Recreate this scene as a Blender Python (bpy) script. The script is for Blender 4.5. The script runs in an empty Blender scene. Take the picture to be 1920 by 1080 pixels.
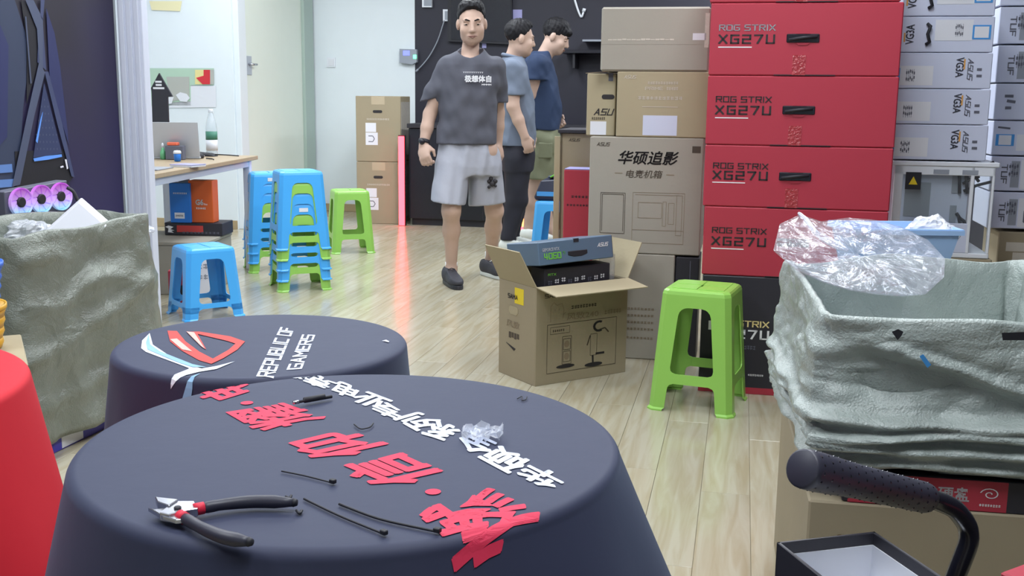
import bpy, bmesh, math, random
import numpy as np
from mathutils import Vector, Matrix, noise

random.seed(4)
rng = np.random.default_rng(4)
PI = math.pi
scene = bpy.context.scene
COL = scene.collection

# ------------------------------------------------------------------ camera
FPX = 2000.0; CAM_H = 1.14; PITCH = math.atan(358 / 2000.0); ROLL = 0.0115
CAM = Vector((0, 0, CAM_H))
FW = Vector((0, math.cos(PITCH), -math.sin(PITCH)))
UP0 = Vector((0, math.sin(PITCH), math.cos(PITCH)))
RT = Vector((1, 0, 0)) * math.cos(ROLL) + UP0 * math.sin(ROLL)
UPV = UP0 * math.cos(ROLL) - Vector((1, 0, 0)) * math.sin(ROLL)
cam_data = bpy.data.cameras.new('camera')
cam_data.sensor_width = 36.0
cam_data.lens = 36.0 * FPX / 1920.0
cam_data.clip_start = 0.05
cam = bpy.data.objects.new('camera', cam_data)
COL.objects.link(cam)
M = Matrix((RT, UPV, -FW)).transposed().to_4x4()
M.translation = CAM
cam.matrix_world = M
scene.camera = cam

# ------------------------------------------------------------------ world, exposure
world = bpy.data.worlds.new('world'); scene.world = world
world.use_nodes = True
wb = world.node_tree.nodes['Background']
wb.inputs[0].default_value = (0.74, 0.86, 1.0, 1)
wb.inputs[1].default_value = 0.4
scene.view_settings.view_transform = 'Standard'
scene.view_settings.look = 'None'
scene.view_settings.exposure = 0.0
scene.view_settings.gamma = 1.0
scene.view_settings.use_curve_mapping = False

# ------------------------------------------------------------------ helpers
def ray(px, py):
    return FW * FPX + RT * (px - 960) + UPV * (540 - py)
def P(px, py, z=0.0):
    d = ray(px, py); return CAM + d * ((z - CAM_H) / d.z)
def Q(px, py, Y):
    d = ray(px, py); return CAM + d * (Y / d.y)
RA = math.radians(12.0)                      # the room is turned 12 degrees
U = Vector((math.sin(RA), math.cos(RA), 0))  # along the room
V = Vector((math.cos(RA), -math.sin(RA), 0)) # across the room
def lin(c):
    c = c / 255.0
    return c / 12.92 if c <= 0.04045 else ((c + 0.055) / 1.055) ** 2.4
def rgb(r, g, b): return (lin(r), lin(g), lin(b), 1)

MATS = {}
def mat(name, col, rough=0.6, metal=0.0, var=0.0, vscale=8.0, bump=0.0, bscale=40.0, spec=0.5, emit=0.0, alpha=1.0, stretch=None):
    m = bpy.data.materials.new(name); m.use_nodes = True
    nt = m.node_tree; b = nt.nodes['Principled BSDF']
    b.inputs['Base Color'].default_value = col
    b.inputs['Roughness'].default_value = rough
    b.inputs['Metallic'].default_value = metal
    b.inputs['Specular IOR Level'].default_value = spec
    if alpha < 1: b.inputs['Alpha'].default_value = alpha
    tc = nt.nodes.new('ShaderNodeTexCoord')
    src = tc.outputs['Object']
    if stretch:
        mp = nt.nodes.new('ShaderNodeMapping'); mp.inputs['Scale'].default_value = stretch
        nt.links.new(src, mp.inputs[0]); src = mp.outputs[0]
    n = nt.nodes.new('ShaderNodeTexNoise'); n.inputs['Scale'].default_value = vscale; n.inputs['Detail'].default_value = 4
    nt.links.new(src, n.inputs['Vector'])
    mx = nt.nodes.new('ShaderNodeMix'); mx.data_type = 'RGBA'
    v = max(var, 0.02)
    mx.inputs[6].default_value = tuple(c * (1 - v) for c in col[:3]) + (1,)
    mx.inputs[7].default_value = tuple(min(1, c * (1 + v)) for c in col[:3]) + (1,)
    nt.links.new(n.outputs['Fac'], mx.inputs[0])
    nt.links.new(mx.outputs[2], b.inputs['Base Color'])
    if emit > 0:
        nt.links.new(mx.outputs[2], b.inputs['Emission Color'])
        b.inputs['Emission Strength'].default_value = emit
    if bump > 0:
        n2 = nt.nodes.new('ShaderNodeTexNoise'); n2.inputs['Scale'].default_value = bscale; n2.inputs['Detail'].default_value = 6
        nt.links.new(src, n2.inputs['Vector'])
        bp = nt.nodes.new('ShaderNodeBump'); bp.inputs['Strength'].default_value = bump; bp.inputs['Distance'].default_value = 0.01
        nt.links.new(n2.outputs['Fac'], bp.inputs['Height'])
        nt.links.new(bp.outputs[0], b.inputs['Normal'])
    MATS[name] = m
    return m

def onp(px, py, p0, n=None):
    n = n if n is not None else -U
    d = ray(px, py); t = (Vector(p0) - CAM).dot(n) / d.dot(n); return CAM + d * t

class MB:
    """collects shapes for ONE mesh"""
    def __init__(s): s.v = []; s.f = []
    def add(s, vs, fs, mtx=None):
        o = len(s.v)
        for p in vs:
            p = Vector(p)
            s.v.append(tuple(mtx @ p) if mtx is not None else tuple(p))
        s.f += [tuple(i + o for i in f) for f in fs]
        return s
    def box(s, x0, x1, y0, y1, z0, z1, mtx=None):
        vs = [(x, y, z) for z in (z0, z1) for y in (y0, y1) for x in (x0, x1)]
        return s.add(vs, [(0, 2, 3, 1), (4, 5, 7, 6), (0, 1, 5, 4), (2, 6, 7, 3), (0, 4, 6, 2), (1, 3, 7, 5)], mtx)
    def prism(s, poly, y0, y1, mtx=None):
        """polygon in x,z extruded along y"""
        n = len(poly)
        vs = [(x, y0, z) for x, z in poly] + [(x, y1, z) for x, z in poly]
        fs = [tuple(range(n)), tuple(range(2 * n - 1, n - 1, -1))]
        fs += [(i, i + n, (i + 1) % n + n, (i + 1) % n) for i in range(n)]
        return s.add(vs, fs, mtx)
    def loft(s, rings, closed=True, cap=True, mtx=None):
        n = len(rings[0]); vs = [p for r in rings for p in r]; fs = []
        m = n if closed else n - 1
        for k in range(len(rings) - 1):
            for i in range(m):
                j = (i + 1) % n
                fs.append((k * n + i, k * n + j, (k + 1) * n + j, (k + 1) * n + i))
        if cap:
            fs.append(tuple(range(n - 1, -1, -1)))
            fs.append(tuple((len(rings) - 1) * n + i for i in range(n)))
        return s.add(vs, fs, mtx)
    def lathe(s, prof, n=24, mtx=None):
        """prof: (radius, z)"""
        rings = [[(r * math.cos(2 * PI * i / n), r * math.sin(2 * PI * i / n), z) for i in range(n)] for r, z in prof]
        return s.loft(rings, mtx=mtx)
    def tube(s, pts, rad, n=8, mtx=None):
        pts = [Vector(p) for p in pts]
        if not hasattr(rad, '__len__'): rad = [rad] * len(pts)
        rings = []; ref = None
        for i, p in enumerate(pts):
            t = (pts[min(i + 1, len(pts) - 1)] - pts[max(i - 1, 0)]).normalized()
            if ref is None: ref = t.orthogonal().normalized()
            ref = (ref - t * ref.dot(t)).normalized()
            b = t.cross(ref)
            rings.append([tuple(p + (ref * math.cos(2 * PI * k / n) + b * math.sin(2 * PI * k / n)) * rad[i]) for k in range(n)])
        return s.loft(rings, mtx=mtx)
    def ell(s, c, r, nu=16, nv=10, mtx=None):
        rings = []
        for j in range(nv + 1):
            a = -PI / 2 + PI * j / nv; q = max(math.cos(a), 0.02)
            rings.append([(c[0] + r[0] * q * math.cos(2 * PI * i / nu), c[1] + r[1] * q * math.sin(2 * PI * i / nu), c[2] + r[2] * math.sin(a)) for i in range(nu)])
        return s.loft(rings, mtx=mtx)
    def mesh(s, name, m, bevel=0.0, smooth=False, seg=1):
        me = bpy.data.meshes.new(name)
        me.from_pydata(s.v, [], s.f)
        bm = bmesh.new(); bm.from_mesh(me)
        bmesh.ops.recalc_face_normals(bm, faces=bm.faces)
        if bevel > 0:
            bmesh.ops.bevel(bm, geom=[e for e in bm.edges], offset=bevel, segments=seg, affect='EDGES', profile=0.5)
        bm.to_mesh(me); bm.free()
        if smooth:
            me.shade_smooth()
        me.materials.append(m)
        return me
    def build(s, name, m, parent=None, bevel=0.0, smooth=False, seg=1):
        return obj(name, s.mesh(name, m, bevel, smooth, seg), parent)

def obj(name, me, parent=None):
    o = bpy.data.objects.new(name, me); COL.objects.link(o)
    if parent is not None: o.parent = parent
    return o
def tag(o, label, cat, group=None):
    o['label'] = label; o['category'] = cat
    if group: o['group'] = group
    return o
def thing(name, label, cat, loc=(0, 0, 0), rz=0.0, group=None):
    o = bpy.data.objects.new(name, None); COL.objects.link(o)
    o.location = loc; o.rotation_euler = (0, 0, rz); o.empty_display_size = 0.1
    return tag(o, label, cat, group)
def struct(o): o['kind'] = 'structure'; return o
def copy_tree(root, loc, rz, label=None, group=None, swap=None):
    def cp(o, par):
        c = o.copy(); COL.objects.link(c); c.parent = par
        for ch in [k for k in bpy.data.objects if k.parent == o and k not in done]:
            done.add(ch); d = cp(ch, c); done.add(d)
        return c
    done = set()
    r = cp(root, None); r.location = loc; r.rotation_euler = (0, 0, rz)
    if label: r['label'] = label
    if group: r['group'] = group
    return r

# ---- flat print: lettering
GL = {'R': (4, [[(0, 0), (0, 6), (4, 6), (4, 3), (0, 3)], [(2, 3), (4, 0)]]), 'O': (4, [[(0, 0), (0, 6), (4, 6), (4, 0), (0, 0)]]),
      'G': (4, [[(4, 6), (0, 6), (0, 0), (4, 0), (4, 3), (2, 3)]]), 'S': (4, [[(4, 6), (0, 6), (0, 3), (4, 3), (4, 0), (0, 0)]]),
      'T': (4, [[(0, 6), (4, 6)], [(2, 6), (2, 0)]]), 'I': (0.3, [[(0.15, 0), (0.15, 6)]]), 'X': (4, [[(0, 0), (4, 6)], [(0, 6), (4, 0)]]),
      '2': (4, [[(0, 6), (4, 6), (4, 3), (0, 3), (0, 0), (4, 0)]]), '7': (4, [[(0, 6), (4, 6), (1.6, 0)]]), 'U': (4, [[(0, 6), (0, 0), (4, 0), (4, 6)]]),
      'A': (4, [[(0, 0), (2, 6), (4, 0)], [(0.9, 2), (3.1, 2)]]), 'V': (4, [[(0, 6), (2, 0), (4, 6)]]), '3': (4, [[(0, 6), (4, 6), (4, 0), (0, 0)], [(1, 3), (4, 3)]]),
      'M': (4.6, [[(0, 0), (0, 6), (2.3, 2.5), (4.6, 6), (4.6, 0)]]), 'E': (3.6, [[(3.6, 6), (0, 6), (0, 0), (3.6, 0)], [(0, 3), (3, 3)]]),
      'P': (4, [[(0, 0), (0, 6), (4, 6), (4, 2.6), (0, 2.6)]]), 'B': (4, [[(0, 0), (0, 6), (3.6, 6), (3.6, 3), (0, 3)], [(3.6, 3), (4, 3), (4, 0), (0, 0)]]),
      'L': (3.4, [[(0, 6), (0, 0), (3.4, 0)]]), 'C': (4, [[(4, 6), (0, 6), (0, 0), (4, 0)]]), 'F': (3.6, [[(3.6, 6), (0, 6), (0, 0)], [(0, 3), (3, 3)]]),
      '4': (4, [[(0, 6), (0, 2), (4, 2)], [(3, 6), (3, 0)]]), '0': (4, [[(0, 0), (0, 6), (4, 6), (4, 0), (0, 0)]]), '6': (4, [[(4, 6), (0, 6), (0, 0), (4, 0), (4, 3), (0, 3)]]),
      '5': (4, [[(4, 6), (0, 6), (0, 3), (4, 3), (4, 0), (0, 0)]]), 'Z': (4, [[(0, 6), (4, 6), (0, 0), (4, 0)]]), 'W': (5, [[(0, 6), (1.2, 0), (2.5, 4), (3.8, 0), (5, 6)]])}
def stroke_geo(text, th=0.95, slant=0.0, gap=1.7):
    """quads of a square stroke face, 6 units tall"""
    mb = MB(); x = 0.0
    for ch in text:
        if ch == ' ': x += 2.6; continue
        w, ls = GL[ch]
        for l in ls:
            for a, b in zip(l[:-1], l[1:]):
                a = Vector((a[0], a[1])); b = Vector((b[0], b[1])); d = (b - a).normalized(); nn = Vector((-d.y, d.x)) * th / 2
                a2 = a - d * th / 2; b2 = b + d * th / 2
                q = [a2 - nn, b2 - nn, b2 + nn, a2 + nn]
                mb.add([(x + p.x + slant * p.y, p.y, 0) for p in q], [(0, 1, 2, 3)])
        x += w + gap
    return mb.v, mb.f
def font_geo(text, bold=0.0, slant=0.0):
    """outline lettering; bold is made by overlaying shifted copies"""
    c = bpy.data.curves.new('lettering', 'FONT'); c.body = text; c.offset = min(bold, 0.008); c.shear = slant; c.resolution_u = 2
    o = bpy.data.objects.new('lettering', c)
    me = o.to_mesh()
    vs = [tuple(v.co) for v in me.vertices]; fs = [tuple(p.vertices) for p in me.polygons]
    o.to_mesh_clear(); bpy.data.objects.remove(o); bpy.data.curves.remove(c)
    if bold > 0.008:
        n = len(vs); v0 = list(vs); f0 = list(fs); vs = []; fs = []
        for k in range(6):
            dx = bold * math.cos(k * PI / 3); dy = bold * math.sin(k * PI / 3)
            fs += [tuple(i + len(vs) for i in f) for f in f0]; vs += [(v[0] + dx, v[1] + dy, v[2]) for v in v0]
    return vs, fs
def fit(geo, w=None, h=None):
    vs, fs = geo
    x0 = min(v[0] for v in vs); x1 = max(v[0] for v in vs); y0 = min(v[1] for v in vs); y1 = max(v[1] for v in vs)
    sx = w / (x1 - x0) if w else None; sy = h / (y1 - y0) if h else None
    sx = sx or sy; sy = sy or sx
    return [((v[0] - x0) * sx, (v[1] - y0) * sy, 0) for v in vs], fs
def letters(parent, geo, x, z, m, w=None, h=None, y=-0.0015, rot=0.0, name='lettering', mtx=None):
    """puts flat lettering on the front (y = 0) face of its thing; x,z = lower left corner; rot turns it in the face"""
    vs, fs = fit(geo, w, h)
    c, s = math.cos(rot), math.sin(rot)
    pts = [(x + c * a - s * b, y, z + s * a + c * b) for a, b, _ in vs]
    mb = MB(); mb.add(pts, fs, mtx)
    me = bpy.data.meshes.new(name); me.from_pydata(mb.v, [], mb.f); me.materials.append(m)
    return obj(name, me, parent)
def patch(parent, name, x0, x1, z0, z1, m, y=-0.001, t=0.0012, mtx=None):
    return MB().box(x0, x1, y, y + t, z0, z1, mtx).build(name, m, parent)
def lines(parent, name, segs, th, m, y=-0.0013):
    mb = MB()
    for x0, z0, x1, z1 in segs:
        a = Vector((x0, z0)); b = Vector((x1, z1)); d = (b - a).normalized(); n = Vector((-d.y, d.x)) * th / 2
        mb.add([(p.x, y, p.y) for p in (a - n, b - n, b + n, a + n)], [(0, 1, 2, 3)])
    return mb.build(name, m, parent)
def scribble(parent, name, x0, x1, z, h, m, n=8, y=-0.0013):
    """a row of tiny illegible print"""
    r = random.Random(int(x0 * 1e4) + int(z * 1e4)); mb = MB(); w = (x1 - x0) / n
    for i in range(n):
        a = x0 + i * w
        for k in range(2):
            zz = z + h * (0.15 + 0.5 * k) + r.uniform(-.1, .1) * h
            mb.add([(a + w * .1, y, zz), (a + w * .85, y, zz), (a + w * .85, y, zz + h * .22), (a + w * .1, y, zz + h * .22)], [(0, 1, 2, 3)])
        xx = a + w * r.uniform(.2, .6)
        mb.add([(xx, y, z), (xx + w * .2, y, z), (xx + w * .2, y, z + h), (xx, y, z + h)], [(0, 1, 2, 3)])
    return mb.build(name, m, parent)
# ------------------------------------------------------------------ materials
mat('wall_white', rgb(224, 232, 238), 0.75, var=0.02, bump=0.03, bscale=120)
mat('wall_dark', rgb(34, 33, 48), 0.55, var=0.1)
mat('black_gloss', rgb(26, 26, 36), 0.25, var=0.1)
mat('black_matt', rgb(34, 34, 42), 0.6, var=0.1)
mat('rubber', rgb(40, 40, 48), 0.55, var=0.1)
mat('door_white', rgb(228, 236, 226), 0.5)
mat('door_frame', rgb(168, 186, 178), 0.4)
mat('alu', rgb(205, 210, 226), 0.35, var=0.03)
mat('ceiling', rgb(235, 238, 240), 0.8)
mat('wood_trim', rgb(170, 150, 116), 0.5, var=0.15, vscale=6)
mat('desk_wood', rgb(168, 148, 120), 0.45, var=0.12, vscale=10, stretch=(1, 12, 1))
mat('carton', rgb(155, 143, 119), 0.8, var=0.06, vscale=5, bump=0.05, bscale=60)
mat('carton_grey', rgb(162, 157, 146), 0.75, var=0.05, vscale=4, bump=0.05, bscale=60)
mat('carton_light', rgb(169, 157, 129), 0.75, var=0.06, vscale=5, bump=0.05, bscale=60)
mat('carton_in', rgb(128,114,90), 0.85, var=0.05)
mat('flute', rgb(120, 100, 74), 0.9)
mat('tape', rgb(184, 168, 142), 0.12, var=0.05, spec=0.6)
mat('clear_tape', rgb(205, 198, 186), 0.08, var=0.1, spec=0.7, bump=0.3, bscale=60)
mat('white_paper', rgb(222, 224, 232), 0.6)
mat('red_card', rgb(174, 50, 68), 0.5, var=0.03, vscale=3)
mat('red_tape', rgb(168, 50, 60), 0.08, var=0.15, vscale=60, bump=0.8, bscale=90, spec=0.8)
mat('black_card', rgb(42, 41, 50), 0.5, var=0.05)
mat('black_ink', rgb(38, 34, 38), 0.6)
mat('brown_ink', rgb(78, 68, 58), 0.7)
mat('pale_ink', rgb(204, 196, 184), 0.6)
mat('faint_ink', rgb(138, 122, 100), 0.7)
mat('white_ink', rgb(236, 236, 240), 0.5)
mat('silver_ink', rgb(180, 180, 186), 0.25, metal=0.6)
mat('yellow_ink', rgb(232, 206, 40), 0.5)
mat('gold_ink', rgb(236, 216, 150), 0.5)
mat('green_ink', rgb(122, 205, 70), 0.5)
mat('red_ink', rgb(222, 36, 66), 0.6)
mat('orange_ink', rgb(220, 160, 80), 0.6)
mat('grey_ink', rgb(96, 98, 112), 0.6)
mat('blue_ink', rgb(70, 150, 220), 0.5)
mat('white_card', rgb(204, 210, 232), 0.45, var=0.02)
mat('white_plastic', rgb(226, 230, 238), 0.35)
mat('grey_plastic', rgb(150, 156, 168), 0.45)
mat('silver', rgb(186, 192, 202), 0.35, metal=0.35)
mat('steel', rgb(190, 192, 200), 0.22, metal=0.9)
mat('stool_green', rgb(146, 200, 92), 0.33, var=0.03)
mat('stool_blue', rgb(72, 170, 242), 0.33, var=0.03)
mat('pad_green', rgb(150, 208, 92), 0.3)
mat('pad_blue', rgb(104, 196, 252), 0.3)
mat('cloth_black', rgb(48, 52, 76), 0.65, var=0.08, vscale=3, bump=0.12, bscale=9, spec=0.35)
_b = MATS['cloth_black'].node_tree.nodes['Principled BSDF']; _b.inputs['Sheen Weight'].default_value = 0.16; _b.inputs['Sheen Roughness'].default_value = 0.45; _b.inputs['Sheen Tint'].default_value = (0.55, 0.70, 1.0, 1)
mat('cloth_red', rgb(216, 30, 48), 0.8, var=0.06, vscale=5, bump=0.1, bscale=12)
mat('print_red', rgb(214, 44, 80), 0.7, var=0.03)
mat('print_white', rgb(206, 212, 228), 0.7, var=0.03)
mat('logo_red', rgb(196, 66, 62), 0.7, var=0.12, vscale=9)
mat('logo_pink', rgb(232, 178, 168), 0.7, var=0.1, vscale=9)
mat('logo_blue', rgb(136, 178, 212), 0.7, var=0.1, vscale=9)
mat('logo_white', rgb(222, 230, 242), 0.7, var=0.06, vscale=9)
mat('blue_box', rgb(36, 118, 210), 0.45)
mat('orange_box', rgb(206, 92, 36), 0.45)
mat('purple_box', rgb(66, 60, 168), 0.4, var=0.15)
mat('slate_box', rgb(92, 114, 138), 0.35, var=0.04)
mat('slate_dark', rgb(50, 60, 82), 0.35, var=0.04)
mat('bin_blue', rgb(172, 208, 255), 0.35)
mat('basket_yellow', rgb(228, 170, 40), 0.45)
mat('basket_blue', rgb(60, 110, 214), 0.4)
mat('skin', rgb(186, 156, 140), 0.55, var=0.06, vscale=12, bump=0.03, bscale=80)
mat('skin_pale', rgb(184, 156, 142), 0.55, var=0.06, vscale=12)
mat('lips', rgb(142, 104, 94), 0.5)
mat('hair', rgb(22, 21, 26), 0.55, var=0.3, vscale=60, bump=0.35, bscale=150, spec=0.25)
mat('eye_white', rgb(176, 168, 162), 0.3)
mat('shirt_grey', rgb(80, 81, 92), 0.85, var=0.06, vscale=10, bump=0.15, bscale=30)
mat('polo_grey', rgb(104, 114, 132), 0.85, var=0.05, vscale=10, bump=0.15, bscale=30)
mat('shirt_navy', rgb(34, 52, 84), 0.8, var=0.08, vscale=8, bump=0.15, bscale=30)
mat('shorts_white', rgb(158, 160, 172), 0.6, var=0.05, vscale=14, bump=0.3, bscale=22)
mat('shorts_olive', rgb(118, 122, 98), 0.8, var=0.08, vscale=10, bump=0.2, bscale=25)
mat('trousers', rgb(30, 30, 42), 0.8, var=0.1, bump=0.15, bscale=25)
mat('shoe_black', rgb(52, 52, 60), 0.7, var=0.12, vscale=40, bump=0.2, bscale=120)
mat('shoe_white', rgb(214, 218, 214), 0.55, var=0.04)
mat('grip', rgb(52, 52, 66), 0.45, var=0.06)
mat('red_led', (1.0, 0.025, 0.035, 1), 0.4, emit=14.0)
mat('orange_led', (1.0, 0.25, 0.05, 1), 0.4, emit=8.0)
mat('screen_blue', rgb(120, 130, 255), 0.3, emit=1.2)
mat('green_led', (0.1, 1.0, 0.35, 1), 0.3, emit=4.0)
mat('panel_light', (1.0, 1.0, 1.0, 1), 0.5, emit=3.5)
mat('orange_soft', rgb(232, 110, 80), 0.5)
mat('green_plastic', rgb(110, 190, 140), 0.4)
mat('lilac', rgb(158, 156, 206), 0.5)
mat('poster_green', rgb(176, 204, 184), 0.5)
mat('poster_grey', rgb(176, 178, 172), 0.5)
mat('poster_red', rgb(206, 44, 56), 0.5)
mat('poster_cream', rgb(228, 216, 150), 0.5)
mat('note_yellow', rgb(230, 222, 180), 0.7)
mat('dark_blue_glass', rgb(26, 32, 56), 0.5)

def woven(name, col):
    """coated woven polypropylene: fine weave, crinkles that glint"""
    m = mat(name, col, 0.32, var=0.16, vscale=9, spec=0.7)
    nt = m.node_tree; b = nt.nodes['Principled BSDF']; tc = [n for n in nt.nodes if n.type == 'TEX_COORD'][0]
    v = nt.nodes.new('ShaderNodeTexVoronoi'); v.feature = 'DISTANCE_TO_EDGE'; v.inputs['Scale'].default_value = 6
    nz = nt.nodes.new('ShaderNodeTexNoise'); nz.inputs['Scale'].default_value = 5; nz.inputs['Detail'].default_value = 5; nz.inputs['Distortion'].default_value = 0.6
    nt.links.new(tc.outputs['Object'], nz.inputs['Vector'])
    mixv = nt.nodes.new('ShaderNodeVectorMath'); mixv.operation = 'MULTIPLY_ADD'
    nt.links.new(nz.outputs['Color'], mixv.inputs[0]); mixv.inputs[1].default_value = (0.22, 0.22, 0.22)
    nt.links.new(tc.outputs['Object'], mixv.inputs[2]); nt.links.new(mixv.outputs[0], v.inputs['Vector'])
    fine = nt.nodes.new('ShaderNodeTexNoise'); fine.inputs['Scale'].default_value = 220; fine.inputs['Detail'].default_value = 3
    nt.links.new(tc.outputs['Object'], fine.inputs['Vector'])
    b1 = nt.nodes.new('ShaderNodeBump'); b1.inputs['Strength'].default_value = 0.55; b1.inputs['Distance'].default_value = 0.02
    nt.links.new(nz.outputs['Fac'], b1.inputs['Height'])
    b2 = nt.nodes.new('ShaderNodeBump'); b2.inputs['Strength'].default_value = 0.75; b2.inputs['Distance'].default_value = 0.025
    nt.links.new(v.outputs['Distance'], b2.inputs['Height']); nt.links.new(b1.outputs[0], b2.inputs['Normal'])
    b3 = nt.nodes.new('ShaderNodeBump'); b3.inputs['Strength'].default_value = 0.8; b3.inputs['Distance'].default_value = 0.003
    nt.links.new(fine.outputs['Fac'], b3.inputs['Height']); nt.links.new(b2.outputs[0], b3.inputs['Normal'])
    nt.links.new(b3.outputs[0], b.inputs['Normal'])
    return m
woven('woven_left', rgb(124, 130, 121))
woven('woven_right', rgb(166, 176, 172))

def film(name, tint=(0.95, 0.96, 1.0, 1), cover=0.22, bump=0.7):
    """thin clear plastic film: mostly lets light through, with a milky share and a gloss"""
    m = bpy.data.materials.new(name); m.use_nodes = True; nt = m.node_tree; nt.nodes.clear()
    out = nt.nodes.new('ShaderNodeOutputMaterial'); tr = nt.nodes.new('ShaderNodeBsdfTransparent'); gl = nt.nodes.new('ShaderNodeBsdfGlossy'); df = nt.nodes.new('ShaderNodeBsdfDiffuse')
    tr.inputs[0].default_value = tint; gl.inputs['Roughness'].default_value = 0.08; df.inputs[0].default_value = (0.85, 0.88, 0.95, 1)
    tc = nt.nodes.new('ShaderNodeTexCoord'); n = nt.nodes.new('ShaderNodeTexNoise'); n.inputs['Scale'].default_value = 18; n.inputs['Detail'].default_value = 5; n.inputs['Distortion'].default_value = 1
    nt.links.new(tc.outputs['Object'], n.inputs['Vector'])
    bp = nt.nodes.new('ShaderNodeBump'); bp.inputs['Strength'].default_value = bump; bp.inputs['Distance'].default_value = 0.02
    nt.links.new(n.outputs['Fac'], bp.inputs['Height']); nt.links.new(bp.outputs[0], gl.inputs['Normal'])
    lw = nt.nodes.new('ShaderNodeLayerWeight'); lw.inputs[0].default_value = 0.5; nt.links.new(bp.outputs[0], lw.inputs['Normal'])
    pw = nt.nodes.new('ShaderNodeMath'); pw.operation = 'POWER'; pw.inputs[1].default_value = 3.0; nt.links.new(lw.outputs['Facing'], pw.inputs[0])
    fr = nt.nodes.new('ShaderNodeMath'); fr.operation = 'MULTIPLY_ADD'; fr.inputs[1].default_value = 0.45; fr.inputs[2].default_value = 0.05; nt.links.new(pw.outputs[0], fr.inputs[0])
    m1 = nt.nodes.new('ShaderNodeMixShader'); m1.inputs[0].default_value = cover; nt.links.new(tr.outputs[0], m1.inputs[1]); nt.links.new(df.outputs[0], m1.inputs[2])
    m2 = nt.nodes.new('ShaderNodeMixShader'); nt.links.new(fr.outputs[0], m2.inputs[0]); nt.links.new(m1.outputs[0], m2.inputs[1]); nt.links.new(gl.outputs[0], m2.inputs[2])
    nt.links.new(m2.outputs[0], out.inputs[0]); MATS[name] = m; return m
film('film', cover=0.13)
film('film_milky', cover=0.4)
film('glass_pane', (0.965, 0.985, 0.98, 1), cover=0.03, bump=0.0)
film('bottle_clear', (0.92, 0.96, 0.97, 1), cover=0.30, bump=0.2)

def plank_mat():
    m = bpy.data.materials.new('floor_plank'); m.use_nodes = True; nt = m.node_tree; b = nt.nodes['Principled BSDF']
    tc = nt.nodes.new('ShaderNodeTexCoord'); oi = nt.nodes.new('ShaderNodeObjectInfo'); mp = nt.nodes.new('ShaderNodeMapping')
    mp.inputs['Scale'].default_value = (14, 1.1, 1)
    cb = nt.nodes.new('ShaderNodeCombineXYZ'); ml = nt.nodes.new('ShaderNodeMath'); ml.operation = 'MULTIPLY'; ml.inputs[1].default_value = 57.0
    nt.links.new(oi.outputs['Random'], ml.inputs[0]); nt.links.new(ml.outputs[0], cb.inputs[0]); nt.links.new(ml.outputs[0], cb.inputs[1])
    nt.links.new(tc.outputs['Object'], mp.inputs[0]); nt.links.new(cb.outputs[0], mp.inputs['Location'])
    n = nt.nodes.new('ShaderNodeTexNoise'); n.inputs['Scale'].default_value = 2.2; n.inputs['Detail'].default_value = 5; n.inputs['Distortion'].default_value = 0.9
    nt.links.new(mp.outputs[0], n.inputs['Vector'])
    cr = nt.nodes.new('ShaderNodeValToRGB'); e = cr.color_ramp.elements
    e[0].position = 0.30; e[0].color = rgb(164, 153, 126); e[1].position = 0.62; e[1].color = rgb(180, 174, 154)
    nt.links.new(n.outputs['Fac'], cr.inputs[0])
    hs = nt.nodes.new('ShaderNodeHueSaturation'); mr = nt.nodes.new('ShaderNodeMapRange'); mr.inputs[3].default_value = 0.93; mr.inputs[4].default_value = 1.05
    nt.links.new(oi.outputs['Random'], mr.inputs[0]); nt.links.new(mr.outputs[0], hs.inputs['Value']); nt.links.new(cr.outputs[0], hs.inputs['Color'])
    nt.links.new(hs.outputs[0], b.inputs['Base Color'])
    b.inputs['Roughness'].default_value = 0.17; b.inputs['Specular IOR Level'].default_value = 0.5
    MATS['floor_plank'] = m
plank_mat()

# ------------------------------------------------------------------ the room
def wall(name, a, b, z0, z1, m, th=0.08):
    """upright slab from a to b (seen face on the line a-b, thickness away from the camera side given by th sign)"""
    a = Vector((a[0], a[1], 0)); b = Vector((b[0], b[1], 0)); d = (b - a).normalized(); n = Vector((-d.y, d.x, 0)) * th
    mb = MB(); mb.loft([[a + Vector((0, 0, z)), b + Vector((0, 0, z)), b + n + Vector((0, 0, z)), a + n + Vector((0, 0, z))] for z in (z0, z1)])
    return struct(mb.build(name, MATS[m]))
CEIL = 2.9
floor = struct(MB().box(-6, 6, -2.2, 13, -0.06, -0.010).build('floor', MATS['wood_trim']))
# planks: laid along the room, staggered; the 300 nearest in view are single planks
PW, PL = 0.142, 1.22
pm = MB().box(-PW / 2 + .0005, PW / 2 - .0005, -PL / 2 + .0006, PL / 2 - .0006, -0.010, 0.0).mesh('plank', MATS['floor_plank'], bevel=0.0006)
cand = []
for i in range(-60, 60):
    off = (i * 0.437) % 1.0 * PL
    for j in range(-3, 12):
        c = V * (i * PW) + U * (j * PL + off)
        if c.y < -2 or c.y > 11.2 or abs(c.x) > 5: continue
        inview = abs(c.x) < 0.50 * c.y + 0.35 and c.y > 1.4
        cand.append((0 if inview else 1, c.length, c))
cand.sort(key=lambda t: (t[0], t[1]))
rest = MB()
for k, (iv, dd, c) in enumerate(cand):
    if k < 300:
        o = obj('plank', pm, floor); o.location = c; o.rotation_euler = (0, 0, -RA)
    else:
        rest.box(-PW / 2 + .0005, PW / 2 - .0005, -PL / 2 + .0006, PL / 2 - .0006, -0.010, 0.0, Matrix.Translation(c) @ Matrix.Rotation(-RA, 4, 'Z'))
ro = rest.build('plank', MATS['floor_plank'], floor); ro['kind'] = 'stuff'

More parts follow.
